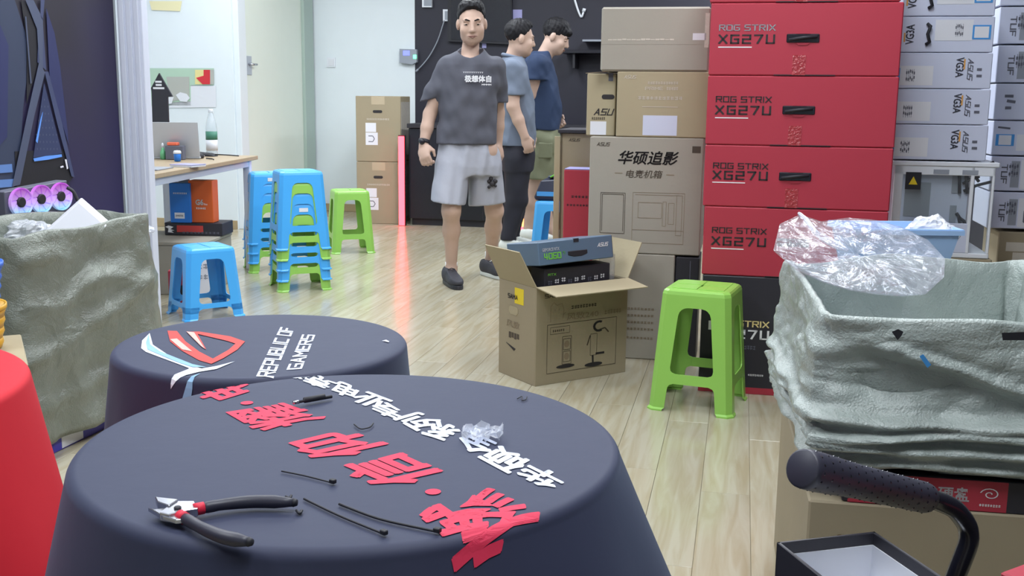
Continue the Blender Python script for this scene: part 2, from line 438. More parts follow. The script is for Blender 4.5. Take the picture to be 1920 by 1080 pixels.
struct(MB().box(-6, 6, -2.2, 13, CEIL, CEIL + 0.1).build('ceiling', MATS['ceiling']))
E0 = Vector((-1.83, 5.0, 0))                                   # corner where the printed side wall ends
def along(p, u=0.0, v=0.0): return Vector(p) + U * u + V * v
wall('wall_left', along(E0, -7), E0, 0, CEIL, 'wall_dark', th=0.1)
C1 = P(447, 430); C1.z = 0
C2 = along(C1, 1.65); C3 = along(C2, 0, 1.07)
wall('wall_back_left', along(C1, 0, -3.2), C1, 0, CEIL, 'wall_white', th=0.1)
wall('wall_door_side', along(C1, 0.1), C2, 0, CEIL, 'wall_white', th=0.1)
wall('wall_back', along(C2, 0, -.1), C3, 0, CEIL, 'wall_white', th=0.1)
wall('wall_back_dark', C3, along(C3, 0, 6.0), 0, CEIL, 'wall_dark', th=0.1)
wall('wall_alcove_left', along(E0, 0.12, -2.6), along(E0, 4.6, -2.6), 0, CEIL, 'wall_white', th=0.1)
wall('wall_alcove_front', along(E0, 0.05, -2.7), along(E0, 0.05, -0.02), 0, CEIL, 'wall_white', th=0.06)
WR = Vector((2.62, 4.4, 0))
wall('wall_right', along(WR, 5.4), along(WR, -6.8), 0, CEIL, 'wall_dark', th=0.1)
struct(MB().box(-6, 6, -2.25, -2.15, 0, CEIL).build('wall_front', MATS['wall_white']))
def base(name, a, b, h=0.075, t=0.014, m='wood_trim'):
    d = (b - a).normalized(); n = Vector((d.y, -d.x, 0)) * t
    mb = MB(); mb.loft([[a + Vector((0, 0, z)), b + Vector((0, 0, z)), b + n + Vector((0, 0, z)), a + n + Vector((0, 0, z))] for z in (0.0005, h)])
    struct(mb.build(name, MATS[m], bevel=0.002))
base('baseboard_back_left', along(C1, 0, -3.0), along(C1, 0, -.005))
base('baseboard_back', along(C2, -.02, .02), along(C3, 0, -.02))
# aluminium post with grooves at the end of the printed wall
po = struct(thing('trim_1', '', ''))
del po['label']; del po['category']
po.location = along(E0, 0.02, 0.005); po.rotation_euler = (0, 0, -RA)
MB().box(0, .125, 0, .05, 0, CEIL).build('post', MATS['alu'], po, bevel=.003)
for x0 in (.012, .048, .085):
    MB().box(x0, x0 + .024, -.008, 0.001, 0, CEIL).build('post_rib', MATS['alu'], po, bevel=.002)

# door on the side wall, its steel frame and lever
dr = bpy.data.objects.new('door_1', None); COL.objects.link(dr); struct(dr)
dr.location = along(C1, 0.0, 0.0); dr.rotation_euler = (0, 0, -RA + PI / 2)   # local x runs along U, local -y faces the room
MB().box(.16, 1.40, -.02, .0, .005, 2.25).build('door_leaf', MATS['door_white'], dr, bevel=.003)
MB().box(1.40, 1.62, -.05, .0, .0, 2.35).build('door_jamb', MATS['door_frame'], dr, bevel=.004)
MB().box(.02, .16, -.05, .0, .0, 2.35).build('door_jamb', MATS['wall_white'], dr, bevel=.004)
MB().box(.02, 1.62, -.05, .0, 2.25, 2.35).build('door_head', MATS['door_frame'], dr, bevel=.004)
hd = MB().box(.20, .30, -.028, -.018, 1.30, 1.46).build('handle_plate', MATS['silver'], dr, bevel=.003)
MB().tube([(.24, -.028, 1.39), (.24, -.06, 1.39), (.33, -.06, 1.39)], .010).build('door_handle', MATS['steel'], hd, smooth=True)

# ceiling panel lights
def panel(u, v, w=0.6, l=1.2, watts=24):
    c = along((0, 0, 0), u, v)
    t = thing('ceiling_light', 'unseen white recessed panel light in the ceiling', 'lamp', (c.x, c.y, CEIL), -RA, 'ceiling panel lights')
    MB().box(-w / 2 - .02, w / 2 + .02, -l / 2 - .02, l / 2 + .02, -.012, -.001).build('frame', MATS['alu'], t)
    MB().box(-w / 2, w / 2, -l / 2, l / 2, -.016, -.012).build('diffuser', MATS['panel_light'], t)
    ld = bpy.data.lights.new('panel_lamp', 'AREA'); ld.shape = 'RECTANGLE'; ld.size = w; ld.size_y = l; ld.energy = watts
    ld.color = (0.87, 0.94, 1.0)
    lo = bpy.data.objects.new('panel_lamp', ld); COL.objects.link(lo); lo.parent = t; lo.location = (0, 0, -.03)
panel(6.6, -4.0, watts=18)  # both alcove panels are unseen lamps, added to brighten the alcove wall
panel(8.2, -4.0, watts=15)
for u in (0.9, 3.1, 5.3, 7.5, 9.5):
    for v in (-2.1, 0.1, 2.3):
        if u > 9 and v < 0: continue
        panel(u, v, watts=37 if u < 6 else 47)
# ------------------------------------------------------------------ plastic stools
def make_stool(H, top, bot, mtl, pad, label, group=None, rung=(0.105, 0.142), apron=0.065):
    root = thing('plastic_stool', label, 'stool', group=group)
    T = 0.0042; ch = 0.020
    def hw(z): return bot + (top - bot) * z / H
    za = H - apron
    def width(z):
        w = 0.040 + 0.014 * z / H
        r = 0.032
        d = za - z
        if 0 <= d < r: w += r - math.sqrt(max(0, r * r - (r - d) ** 2))
        d = z - rung[1]
        if 0 <= d < r * .7:
            q = r * .7; w += q - math.sqrt(max(0, q * q - (q - d) ** 2))
        d = rung[0] - z
        if 0 <= d < .02: w += .02 - math.sqrt(max(0, .0004 - (.02 - d) ** 2))
        if rung[0] < z < rung[1]: w += 0.004
        return w
    zs = [0, .006, .012, .04, .07, rung[0] - .02, rung[0] - .012, rung[0] - .005, rung[0], rung[1], rung[1] + .004, rung[1] + .010, rung[1] + .0224, (rung[1] + za) / 2, za - .032, za - .018, za - .008, za - .003, za]
    for q in range(4):
        rot = Matrix.Rotation(q * PI / 2, 4, 'Z'); rings = []
        for z in zs:
            h = hw(z) + (0.006 if z < .008 else 0); w = width(z); t = T
            i0 = h - t
            rings.append([(h, h - ch - w, z), (h, h - ch, z), (h - ch, h, z), (h - ch - w, h, z),
                          (h - ch - w, i0, z), (h - ch - t * .4, i0, z), (i0, h - ch - t * .4, z), (i0, h - ch - w, z)])
        lg = MB().loft(rings, mtx=rot).build('leg', mtl, root)
        # rung on the +y side of this quarter
        rr = []
        for z in (rung[0], rung[1]):
            h = hw(z); e = h - ch - width(z) + .002
            rr.append([(-e, h - .0003, z), (e, h - .0003, z), (e, h - T, z), (-e, h - T, z)])
        MB().loft(rr, mtx=rot).build('stretcher', mtl, root)
    def octo(h, z, c=ch): return [(h, -h + c, z), (h, h - c, z), (h - c, h, z), (-h + c, h, z), (-h, h - c, z), (-h, -h + c, z), (-h + c, -h, z), (h - c, -h, z)]
    t2 = hw(H)
    rings = [octo(hw(za) - T, za), octo(hw(za), za), octo(hw(H - .02), H - .02), octo(t2 - .002, H - .008), octo(t2 - .008, H - .002), octo(t2 - .016, H)]
    rings += [octo(0.02, H - .001, .004), octo(0.02, H - .006, .004), octo(t2 - .016, H - .006), octo(t2 - .006, H - .012)]
    rings.append(octo(hw(za) - T, za))
    MB().loft(rings, cap=False).build('seat', mtl, root)
    # the hole in the middle and the raised tread pads
    k = t2 - .026; s = k / 2 - .004
    mb = MB()
    for cx in (-k / 2, k / 2):
        for cy in (-k / 2, k / 2):
            mb.box(cx - s, cx + s, cy - s, cy + s, H - .0006, H + .0018)
    mb.build('seat_pad', pad, root, bevel=.0006)
    return root
SG, SB = MATS['stool_green'], MATS['stool_blue']
# the green stool in the middle of the floor
fl = P(1208, 765); fr = P(1353, 785); br = P(1395, 745)
ctr = (fl + br) / 2
g0 = make_stool(0.455, 0.125, 0.156, SG, MATS['pad_green'], 'large bright green plastic stool in front of the black box', 'plastic stools')
g0.location = (0.714, 3.925, 0); g0.rotation_euler = (0, 0, math.radians(-22))
g1 = copy_tree(g0, (-1.205, 7.86, 0), math.radians(18), 'green plastic stool standing behind the stacked blue stools', 'plastic stools')
# stacks: bottom to top
b0 = make_stool(0.455, 0.125, 0.156, SB, MATS['pad_blue'], 'topmost blue stool of the front stack of five', 'plastic stools')
def stack(c, rz, cols, labels):
    for k, (cl, lb) in enumerate(zip(cols, labels)):
        src = b0 if cl == 'b' else g0
        r_ = copy_tree(src, (c[0], c[1], k * 0.0615), rz, lb, 'plastic stools')
        if lb.startswith('blue stool second from the bottom of the front') or 'white tag' in lb: MB().box(-.022, .030, -.1275 - .0032, -.1275 - .0012, .405, .428).build('white_tag', MATS['white_paper'], r_)
stack((-1.275, 6.32), math.radians(23), 'gbbg', ['green stool at the very bottom of the front stack of five', 'blue stool second from the bottom of the front stack of five',
      'blue stool in the middle of the front stack of five', 'green stool directly under the top blue stool of the front stack'])
b0.location = (-1.275, 6.32, 4 * .0615); b0.rotation_euler = (0, 0, math.radians(23))
stack((-1.60, 6.98), math.radians(21), 'gbbb', ['green stool at the bottom of the rear stack beside the desk', 'blue stool second from the bottom of the rear stack beside the desk',
      'blue stool second from the top of the rear stack beside the desk', 'topmost blue stool of the rear stack, with a white tag'])
copy_tree(b0, (0.295, 7.25, 0), math.radians(-12), 'blue plastic stool behind the opened carton, under a dark package', 'plastic stools')
low = make_stool(0.365, 0.125, 0.155, SB, MATS['pad_blue'], 'low blue plastic stool by itself near the round black table', 'plastic stools', rung=(0.06, 0.085), apron=0.055)
low.location = (-1.605, 5.48, 0); low.rotation_euler = (0, 0, math.radians(36))

# ------------------------------------------------------------------ cartons
def carton(name, label, w, d, h, x, y, z, rz, m, group=None, cat='box', bevel=0.004):
    """origin at the middle of the lower front edge; front face at y = 0 looks along -y"""
    t = thing(name, label, cat, (x, y, z), rz, group)
    MB().box(-w / 2, w / 2, 0, d, 0, h).build('carton_body', MATS[m], t, bevel=bevel)
    mb = MB().box(-w / 2 + .006, w / 2 - .006, d / 2 - .0012, d / 2 + .0012, h - .0005, h + .0006)
    mb.build('flap_seam', MATS['flute'], t)
    return t
def hole(t, x, z, w=.075, h=.02, m='black_ink', name='hand_hole'):
    n = 8; pts = []
    for s, cx in ((1, x + w / 2 - h / 2), (-1, x - w / 2 + h / 2)):
        for i in range(n + 1):
            a = -PI / 2 + PI * i / n
            pts.append((cx + s * h / 2 * math.cos(a), z + (h / 2 * math.sin(a)) * s))
    return MB().prism(pts, -.002, .004).build(name, MATS[m], t)
def hole_red(t, x, z, w=.135):
    """moulded black carrying handle of the monitor boxes"""
    hw_ = w / 2
    back = MB().prism([(x - hw_, z - .016), (x + hw_, z - .016), (x + hw_, z + .016), (x - hw_, z + .016)], -.004, .003).build('handle', MATS['black_gloss'], t, bevel=.003)
    MB().prism([(x - hw_ * .45, z + .016), (x + hw_ * .45, z + .016), (x + hw_ * .25, z + .026), (x - hw_ * .25, z + .026)], -.003, .003).build('handle_lip', MATS['red_card'], back)
    MB().prism([(x - hw_ * .45, z - .016), (x + hw_ * .45, z - .016), (x + hw_ * .25, z - .025), (x - hw_ * .25, z - .025)], -.003, .003).build('handle_lip', MATS['red_card'], back)
    MB().tube([(x - hw_ * .85, -.006, z - .006), (x, -.011, z + .002), (x + hw_ * .85, -.006, z + .006)], .006, 6).build('handle_strap', MATS['rubber'], back, smooth=True)

# red monitor boxes, a column of five on a black one
RP = P(1316, 733); RP.z = 0            # front left corner of the column on the floor, fronts run along V
def carton_px(name, label, pxl, pxr, py0, py1, p0, d, m, group=None, cat='box', bevel=.004, gap=.0015, z0=None):
    """carton whose front lies in the upright plane through p0 along V; edges given by where they meet the eye"""
    pm = (py0 + py1) / 2; xm = (pxl + pxr) / 2
    A = onp(pxl, pm, p0); B = onp(pxr, pm, p0); w = (B - A).dot(V)
    za = onp(xm, py0, p0).z if z0 is None else z0; zb = onp(xm, py1, p0).z; c = (A + B) / 2
    t = carton(name, label, w, d, zb - za - gap, c.x, c.y, za, -RA, m, group, cat, bevel)
    return t, w, zb - za - gap
cols = [(1318, 1662, 522, 391), (1320, 1672, 390, 274), (1325, 1682, 273.5, 142), (1331, 1691, 141.5, 4), (1334, 1694, 3.5, -130)]
names = ['lowest red monitor box, directly on the black box', 'second red monitor box from the bottom of the red column', 'third red monitor box from the bottom of the red column',
         'fourth red monitor box up, with silvery worn lettering', 'topmost red monitor box, only its lower edge in view']
zprev = None
for k, (pl_, pr_, y0, y1) in enumerate(cols):
    t, w, h = carton_px('monitor_box', names[k], pl_, pr_, y0, y1, RP, .42, 'red_card', 'red monitor boxes', z0=zprev)
    z0 = t.location.z; z1 = z0 + h; zprev = z1 + .0015
    if k == 0: zfirst = z0
    h = z1 - z0; L = -w / 2
    if k < 4:
        lm = MATS['silver_ink'] if k == 3 else MATS['black_ink']
        letters(t, stroke_geo('ROG STRIX', 1.0), L + .032, h * .615, lm, w=.207, h=.024)
        letters(t, stroke_geo('XG27U', 1.15, gap=2.6), L + .030, h * .435, MATS['black_ink'], w=.208, h=.036)
        patch(t, 'underline', L + .032, L + .155, h * .385, h * .385 + .0035, MATS['white_ink'])
        hole_red(t, L + .338, h * .515, .118)
    mb = MB(); mb.box(L + .305, L + .352, -.0018, 0, .002, .075); mb.build('tape', MATS['red_tape'], t)
    patch(t, 'flap_edge', L + .24, L + .46, .0005, .004, MATS['black_ink'])
kb, wk, hk = carton_px('monitor_box', 'black monitor box with red foot at the bottom of the red column', 1313, 1580, 733, 525, RP, .40, 'black_card', 'red monitor boxes', z0=0.0)
kb.scale.z = (zfirst - .001) / hk
L = -wk / 2
patch(kb, 'red_foot', L, -L, .001, .026, MATS['red_card'])
letters(kb, stroke_geo('ROG STRIX', 1.1), L + .04, .262, MATS['gold_ink'], w=.222, h=.026)
letters(kb, stroke_geo('XG27U', 1.2, gap=2.6), L + .045, .215, MATS['white_ink'], w=.218, h=.038)
scribble(kb, 'small_print', L + .17, L + .215, .175, .016, MATS['grey_ink'], 4)
scribble(kb, 'small_print', L + .19, L + .25, .072, .008, MATS['white_ink'], 9)
patch(kb, 'white_sticker', L + .03, L + .055, .245, .28, MATS['white_ink'])

# brown cartons, a tower of four
BR = -RA
TP = P(1180, 672); TP.z = 0
def zt(py): return onp(1210, py, TP).z
z1_, z2_, z3_ = zt(476), zt(257), zt(134)
bt, _w, _h = carton_px('large_carton', 'plain grey brown carton at the bottom of the brown tower', 1150, 1262, 672, 478, TP, .36, 'carton_grey', 'brown cartons', z0=0.0)
bt.scale.z = (z1_ - .002) / _h
for zz in (.22, .19, .16, .13, .09): scribble(bt, 'small_print', -.10, .05, zz, .010, MATS['faint_ink'], 10)
sp, _w, _h = carton_px('slim_box', 'slim black box with upright lettering between the brown and black boxes', 1264, 1308, 665, 482, TP, .22, 'black_card', z0=0.0)
letters(sp, stroke_geo('GAMEX S', 1.1), -.030, .31, MATS['silver_ink'], w=.20, h=.030, rot=-PI / 2)
lines(sp, 'fold_line', [(.012, .005, .012, .45)], .003, MATS['grey_ink'])
mc, _w, _h = carton_px('case_carton', 'tall brown computer case carton with a line drawing of the case', 1104, 1316, 475, 257, TP, .40, 'carton_grey', 'brown cartons', z0=z1_)
mc.scale = (_w / .505, 1, _h / .527)
for ch in mc.children: ch.scale = (.505 / _w, 1, .527 / _h)
w = .505; L = -w / 2
letters(mc, font_geo('华硕追影', .012, .25), L + .128, .405, MATS['black_ink'], w=.27, h=.062)
letters(mc, font_geo('电竞机箱', .008, .2), L + .165, .345, MATS['brown_ink'], w=.165, h=.036)
lines(mc, 'print_line', [(L + .115, .365, L + .15, .365), (L + .345, .362, L + .38, .362)], .003, MATS['faint_ink'])
letters(mc, stroke_geo('ASUS', 1.0, .3), L + .03, .485, MATS['brown_ink'], w=.062, h=.017)
patch(mc, 'sticker', L + .455, L + .492, .462, .492, MATS['brown_ink'])
def rect_l(x0, x1, z0, z1): return [(x0, z0, x1, z0), (x1, z0, x1, z1), (x1, z1, x0, z1), (x0, z1, x0, z0)]
lines(mc, 'case_drawing', rect_l(L + .055, L + .165, .09, .275) + [(L + .062, .268, L + .158, .268), (L + .062, .268, L + .062, .10), (L + .158, .268, L + .158, .10)], .0022, MATS['brown_ink'])
dl = rect_l(L + .20, L + .43, .05, .28) + rect_l(L + .225, L + .33, .165, .235) + rect_l(L + .335, L + .35, .13, .24) + rect_l(L + .36, L + .385, .14, .235) + rect_l(L + .395, L + .42, .09, .27)
dl += [(L + .20, .11, L + .43, .11), (L + .21, .27, L + .40, .27)]
lines(mc, 'case_drawing', dl, .0016, MATS['faint_ink'])
m2, w, _h = carton_px('wide_carton', 'brown carton with a pale white sticker and faint white print', 1156, 1332, 257, 134, TP, .40, 'carton_light', 'brown cartons', z0=z2_)
L = -w / 2
letters(m2, stroke_geo('ASUS', .9, .3), L + .028, .245, MATS['pale_ink'], w=.055, h=.015)
scribble(m2, 'pale_print', L + .13, L + .26, .222, .012, MATS['pale_ink'], 12)
letters(m2, stroke_geo('PRIME', .9), L + .12, .198, MATS['pale_ink'], w=.075, h=.014)
scribble(m2, 'pale_print', L + .21, L + .26, .198, .014, MATS['pale_ink'], 5)
scribble(m2, 'pale_print', L + .09, L + .28, .158, .014, MATS['pale_ink'], 11)
lines(m2, 'pale_line', [(L + .11, .128, L + .26, .128)], .0025, MATS['pale_ink'])
patch(m2, 'sticker', L + .115, L + .26, .008, .092, MATS['white_card'])
m1, w, _h = carton_px('taped_carton', 'plain brown carton with shiny tape on top of the brown tower', 1127, 1331, 134, 12, TP, .40, 'carton_grey', 'brown cartons', bevel=.008, z0=z3_)
m1.rotation_euler.z += .02
L = -w / 2
patch(m1, 'tape', L + .002, -L - .002, .112, .160, MATS['carton_grey'], y=-.0008)
mb = MB()
for i in range(14):
    x = L + .03 + i * .02; mb.box(x, x + .018, -.0016, 0, .129 + random.uniform(-.001, .001), .1325 + random.uniform(0, .004))
mb.build('tape_glint', MATS['clear_tape'], m1)
patch(m1, 'clear_tape', L + .385, L + .44, .130, .158, MATS['white_paper'])
patch(m1, 'clear_tape', -L - .022, -L - .004, .10, .24, MATS['clear_tape'])
m3, w, _h = carton_px('small_carton', 'narrow pale carton with bold black lettering and a white label', 1100, 1154, 257, 137, along(TP, .06), .26, 'carton_light', 'brown cartons', z0=z2_)
letters(m3, stroke_geo('ASU', 1.0, .3), -.032, .088, MATS['black_ink'], w=.092, h=.030)
scribble(m3, 'small_print', -.04, .02, .069, .012, MATS['brown_ink'], 7)
patch(m3, 'white_label', -.045, .025, .004, .062, MATS['white_paper'])
hole(m3, .030, .168, .055, .02)
lines(m3, 'seam', [(-.07, .268, .03, .275)], .003, MATS['faint_ink'])
patch(m3, 'tape', .03, .05, .235, .27, MATS['grey_ink'])

# open display carton behind, with red boxes in front of it
oc = thing('open_carton', 'open brown carton with black lid edge behind the red boxes', 'box', (Q(1047, 350, 5.34).x + .175, 5.34, 0), BR)
MB().box(-.17, .17, 0, .012, .0, .965).build('front_panel', MATS['carton'], oc, bevel=.002)
MB().box(-.17, -.158, 0, .34, .0, .965).build('side_panel', MATS['carton'], oc, bevel=.002)
MB().box(.158, .17, 0, .34, .0, .965).build('side_panel', MATS['carton'], oc, bevel=.002)
MB().box(-.17, .17, .328, .34, .0, .965).build('back_panel', MATS['carton'], oc, bevel=.002)
MB().box(-.18, .18, -.03, .36, .967, .985).build('black_lid', MATS['black_card'], oc, bevel=.003)
MB().box(-.20, -.170, -.01, .0, .42, .95).build('flap', MATS['carton_light'], oc, bevel=.002)
letters(oc, stroke_geo('ASUS', 1.0, .3), -.13, .925, MATS['brown_ink'], w=.06, h=.016)
for z0, z1, w_, xx, lb in ((0, .42, .34, Q(1050, 400, 5.12).x + .17, 'red box standing on the floor below the open carton'), (.425, .80, .27, Q(1056, 370, 5.12).x + .135, 'upper red box with a lilac top beside the case carton')):
    t = carton('red_box', lb, w_, .16, z1 - z0, xx, 5.12, z0, BR, 'red_card', 'red boxes')
    if z0: patch(t, 'lilac_top', -w_ / 2 + .002, w_ / 2 - .002, z1 - z0, z1 - z0 + .004, MATS['lilac'], y=.002, t=.156); scribble(t, 'small_print', -.10, .02, .24, .012, MATS['black_ink'], 7); scribble(t, 'small_print', -.12, .02, .20, .010, MATS['black_ink'], 9)
# dark package on the blue stool behind
dk = thing('dark_package', 'dark blue package with a colourful painted highlight on the blue stool', 'package', (0.30, 7.25, .458), math.radians(-12))
MB().loft([[(-.13, -.10, 0), (.13, -.10, 0), (.13, .12, 0), (-.13, .12, 0)], [(-.14, -.11, .02), (.14, -.11, .02), (.14, .13, .02), (-.14, .13, .02)], [(-.10, -.08, .13), (.13, -.08, .15), (.13, .10, .16), (-.09, .10, .14)]]).build('package_body', MATS['dark_blue_glass'], dk, bevel=.006)
MB().box(-.06, .10, -.04, .06, .146, .160).build('top_cover', MATS['slate_dark'], dk, bevel=.004)
mb = MB().tube([(-.04, -.045, .152), (.0, -.05, .176), (.05, -.05, .178)], .006, 6); mb.build('painted_highlight', MATS['green_ink'], dk, smooth=True)  # plain green tube stands for the small rainbow highlight on the package
MB().box(-.12, .0, -.113, -.110, .03, .06).build('blue_stripe', MATS['blue_ink'], dk)

# opened carton with graphics card boxes
sa = P(1003, 725); sb = P(1172, 695); d = (sb - sa); sw = .462; srz = math.atan2(d.y, d.x) - math.radians(2)
sm = thing('opened_carton', 'opened brown carton with printed figures and spread flaps on the floor', 'box', (sa.x, sa.y, 0), srz)
SH = .40; SD = .275; TH = .005
MB().box(0, sw, 0, TH, 0, SH).build('front_panel', MATS['carton'], sm, bevel=.0015)
MB().box(0, TH, TH, SD, 0, SH).build('side_panel', MATS['carton'], sm, bevel=.0015)
MB().box(sw - TH, sw, TH, SD, 0, SH).build('side_panel', MATS['carton'], sm, bevel=.0015)
MB().box(TH, sw - TH, SD - TH, SD, 0, SH).build('back_panel', MATS['carton'], sm, bevel=.0015)
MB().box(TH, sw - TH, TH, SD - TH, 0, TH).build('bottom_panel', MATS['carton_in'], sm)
def flap(mtx, l, w_, taper, name='flap'):
    """hinge along local x from 0 to l, free edge at +z"""
    return MB().loft([[(0, 0, 0), (l, 0, 0), (l, .004, 0), (0, .004, 0)], [(taper, 0, w_), (l - taper, 0, w_), (l - taper, .004, w_), (taper, .004, w_)]], mtx=mtx).build(name, MATS['carton_light'], sm)
T4 = Matrix.Translation
flap(T4((0, 0, SH)) @ Matrix.Rotation(math.radians(97), 4, 'X'), sw, .135, .004)          # front flap, folded out almost level
flap(T4((0, SD, SH)) @ Matrix.Rotation(-PI / 2, 4, 'Z') @ Matrix.Rotation(math.radians(28), 4, 'X'), SD, .165, .01)   # left flap up
flap(T4((sw, 0, SH)) @ Matrix.Rotation(PI / 2, 4, 'Z') @ Matrix.Rotation(math.radians(28), 4, 'X'), SD, .165, .01)    # right flap up and out
flap(T4((sw, SD, SH)) @ Matrix.Rotation(PI, 4, 'Z') @ Matrix.Rotation(math.radians(-4), 4, 'X'), sw, .10, .004)
letters(sm, stroke_geo('SAMA', 1.2), .04, SH - .045, MATS['brown_ink'], w=.085, h=.018)
letters(sm, font_geo('先马', .01), .13, SH - .046, MATS['brown_ink'], w=.045, h=.02)
letters(sm, font_geo('风致240', .008), .15, SH - .145, MATS['faint_ink'], w=.16, h=.030)
scribble(sm, 'small_print', .17, .30, SH - .10, .014, MATS['brown_ink'], 9)
scribble(sm, 'small_print', .34, .43, SH - .14, .020, MATS['faint_ink'], 6)
lines(sm, 'print_frame', rect_l(.055, .405, .045, .245), .002, MATS['brown_ink'])
lines(sm, 'cat_outline', [(.07, .255, .07, .32), (.07, .32, .085, .335), (.085, .335, .10, .322), (.10, .322, .125, .328), (.125, .328, .135, .30), (.135, .30, .13, .265), (.09, .30, .092, .306), (.11, .302, .112, .308), (.13, .28, .145, .29)], .0022, MATS['faint_ink'])
lines(sm, 'speech_box', rect_l(.07, .165, .205, .233), .0015, MATS['brown_ink'])
scribble(sm, 'small_print', .08, .14, .213, .010, MATS['brown_ink'], 6)
lines(sm, 'fan_tower', rect_l(.13, .175, .075, .19) + rect_l(.135, .17, .135, .18) + rect_l(.135, .17, .085, .128), .002, MATS['brown_ink'])
def disc(parent, name, x, z, rx, rz_, m, y=-.0016): return MB().add([(x + rx * math.cos(2 * PI * i / 20), y, z + rz_ * math.sin(2 * PI * i / 20)) for i in range(20)], [tuple(range(20))]).build(name, MATS[m], parent)
disc(sm, 'tower_base', .147, .066, .046, .008, 'black_ink')
disc(sm, 'tower_fan', .152, .158, .013, .014, 'faint_ink'); disc(sm, 'tower_fan', .152, .107, .013, .014, 'faint_ink')
disc(sm, 'figure_base', .29, .056, .046, .009, 'black_ink')
lines(sm, 'figure_drawing', rect_l(.272, .305, .095, .185), .002, MATS['brown_ink'])
lines(sm, 'figure_leg', [(.285, .095, .287, .06), (.30, .10, .345, .10)], .009, MATS['black_ink'])
lines(sm, 'figure_arm', [(.27, .18, .255, .14), (.30, .195, .345, .205), (.345, .205, .365, .185)], .006, MATS['brown_ink'])
mb = MB()
for i in range(10):
    a0 = math.radians(60 + i * 24); a1 = math.radians(60 + (i + 1) * 24)
    mb.add([(.315 + .032 * math.cos(a) * r, -.0016, .215 + .024 * math.sin(a) * r) for a, r in ((a0, 1), (a1, 1), (a1, .62), (a0, .62))], [(0, 1, 2, 3)])
mb.build('figure_ring', MATS['black_ink'], sm)
# print on the narrow left side
Ls = Matrix.Translation((0, SD, 0)) @ Matrix.Rotation(-PI / 2, 4, 'Z')
patch(sm, 'yellow_sticker', .12, .185, SH - .085, SH - .02, MATS['yellow_ink'], mtx=Ls)
letters(sm, stroke_geo('SAMA', 1.2), .07, SH - .07, MATS['black_ink'], w=.075, h=.02, mtx=Ls, y=-.0022)
hole_l = MB().prism([(.08 + .065 * u, SH - .135 + .035 * v) for u, v in ((0, .3), (.15, 0), (.85, 0), (1, .3), (1, .8), (.85, 1), (.15, 1), (0, .8))], -.002, .003, mtx=Ls).build('hand_hole_cover', MATS['carton_light'], sm)
letters(sm, font_geo('风致', .006), .06, SH - .19, MATS['faint_ink'], w=.10, h=.03, mtx=Ls)
mb = MB()
for k in range(4): mb.box(.08 + .02 * k, .095 + .02 * k, -.0016, 0, .165 + .004 * (k % 2), .19, Ls)
mb.build('small_print', MATS['brown_ink'], sm)
MB().prism([(.06, .14), (.12, .115), (.13, .125)], -.0018, 0, mtx=Ls).build('cut_slot', MATS['black_ink'], sm)
# boxes inside it
gm = Matrix.Rotation(srz, 4, 'Z'); 
nb = thing('graphics_card_box', 'black graphics card box with small printed icons inside the opened carton', 'box', tuple(Vector((sa.x, sa.y, 0)) + gm @ Vector((.235, .045, .28))), srz)
MB().box(-.165, .165, 0, .10, 0, .185).build('box_body', MATS['black_card'], nb, bevel=.003)
letters(nb, stroke_geo('RTX', .9), -.15, .155, MATS['green_ink'], w=.04, h=.010)
for k in range(9): scribble(nb, 'icon', -.15 + .033 * k, -.128 + .033 * k, .118 + .004 * (k % 3), .018, MATS['white_ink'] if k % 3 else MATS['grey_ink'], 2)
disc(nb, 'fan_picture', .055, .06, .04, .035, 'grey_ink'); disc(nb, 'fan_picture', -.055, .06, .04, .035, 'black_ink')
ib = thing('inner_wrapper', 'clear plastic sleeve beside the black graphics card box', 'wrapper', tuple(Vector((sa.x, sa.y, 0)) + gm @ Vector((.415, .05, .28))), srz)
rings = []
for k in range(7):
    z = .22 * k / 6; rings.append([(.012 * math.cos(a) * (1.6 + .5 * math.sin(3 * a + k)), .05 * math.sin(a) + .04, z) for a in [2 * PI * i / 12 for i in range(12)]])
MB().loft(rings, cap=False).build('film_sleeve', MATS['film'], ib, smooth=True)
tb = thing('graphics_card_box', 'slate blue graphics card box lying tilted on top of the opened carton', 'box', tuple(Vector((sa.x, sa.y, 0)) + gm @ Vector((.215, .045, .484))), srz)
tb.rotation_euler = (math.radians(-8), math.radians(-1), srz - math.radians(-2))
MB().box(-.19, .19, -.02, .20, 0, .094).build('box_body', MATS['slate_box'], tb, bevel=.003)
letters(tb, font_geo('GEFORCE RTX', .012), -.172, .055, MATS['white_ink'], w=.085, h=.013, y=-.0218)
letters(tb, stroke_geo('4060', 1.1), -.165, .022, MATS['green_ink'], w=.085, h=.026, y=-.0218)
letters(tb, font_geo('Ti', .01), -.073, .036, MATS['green_ink'], w=.014, h=.012, y=-.0218)
letters(tb, stroke_geo('ASUS', 1.2, .3), .108, .050, MATS['white_ink'], w=.06, h=.017, y=-.0218)
MB().prism([(-.045, .046), (.055, .046), (.055, .03), (.025, .022), (-.015, .022), (-.045, .03)], -.0225, -.018).build('handle', MATS['black_matt'], tb, bevel=.002)
MB().box(-.012, .014, -.0215, -.015, .080, .0945).build('closing_tab', MATS['black_matt'], tb)
MB().box(.1895, .1912, -.018, .198, .002, .092).build('side_sleeve', MATS['slate_dark'], tb)

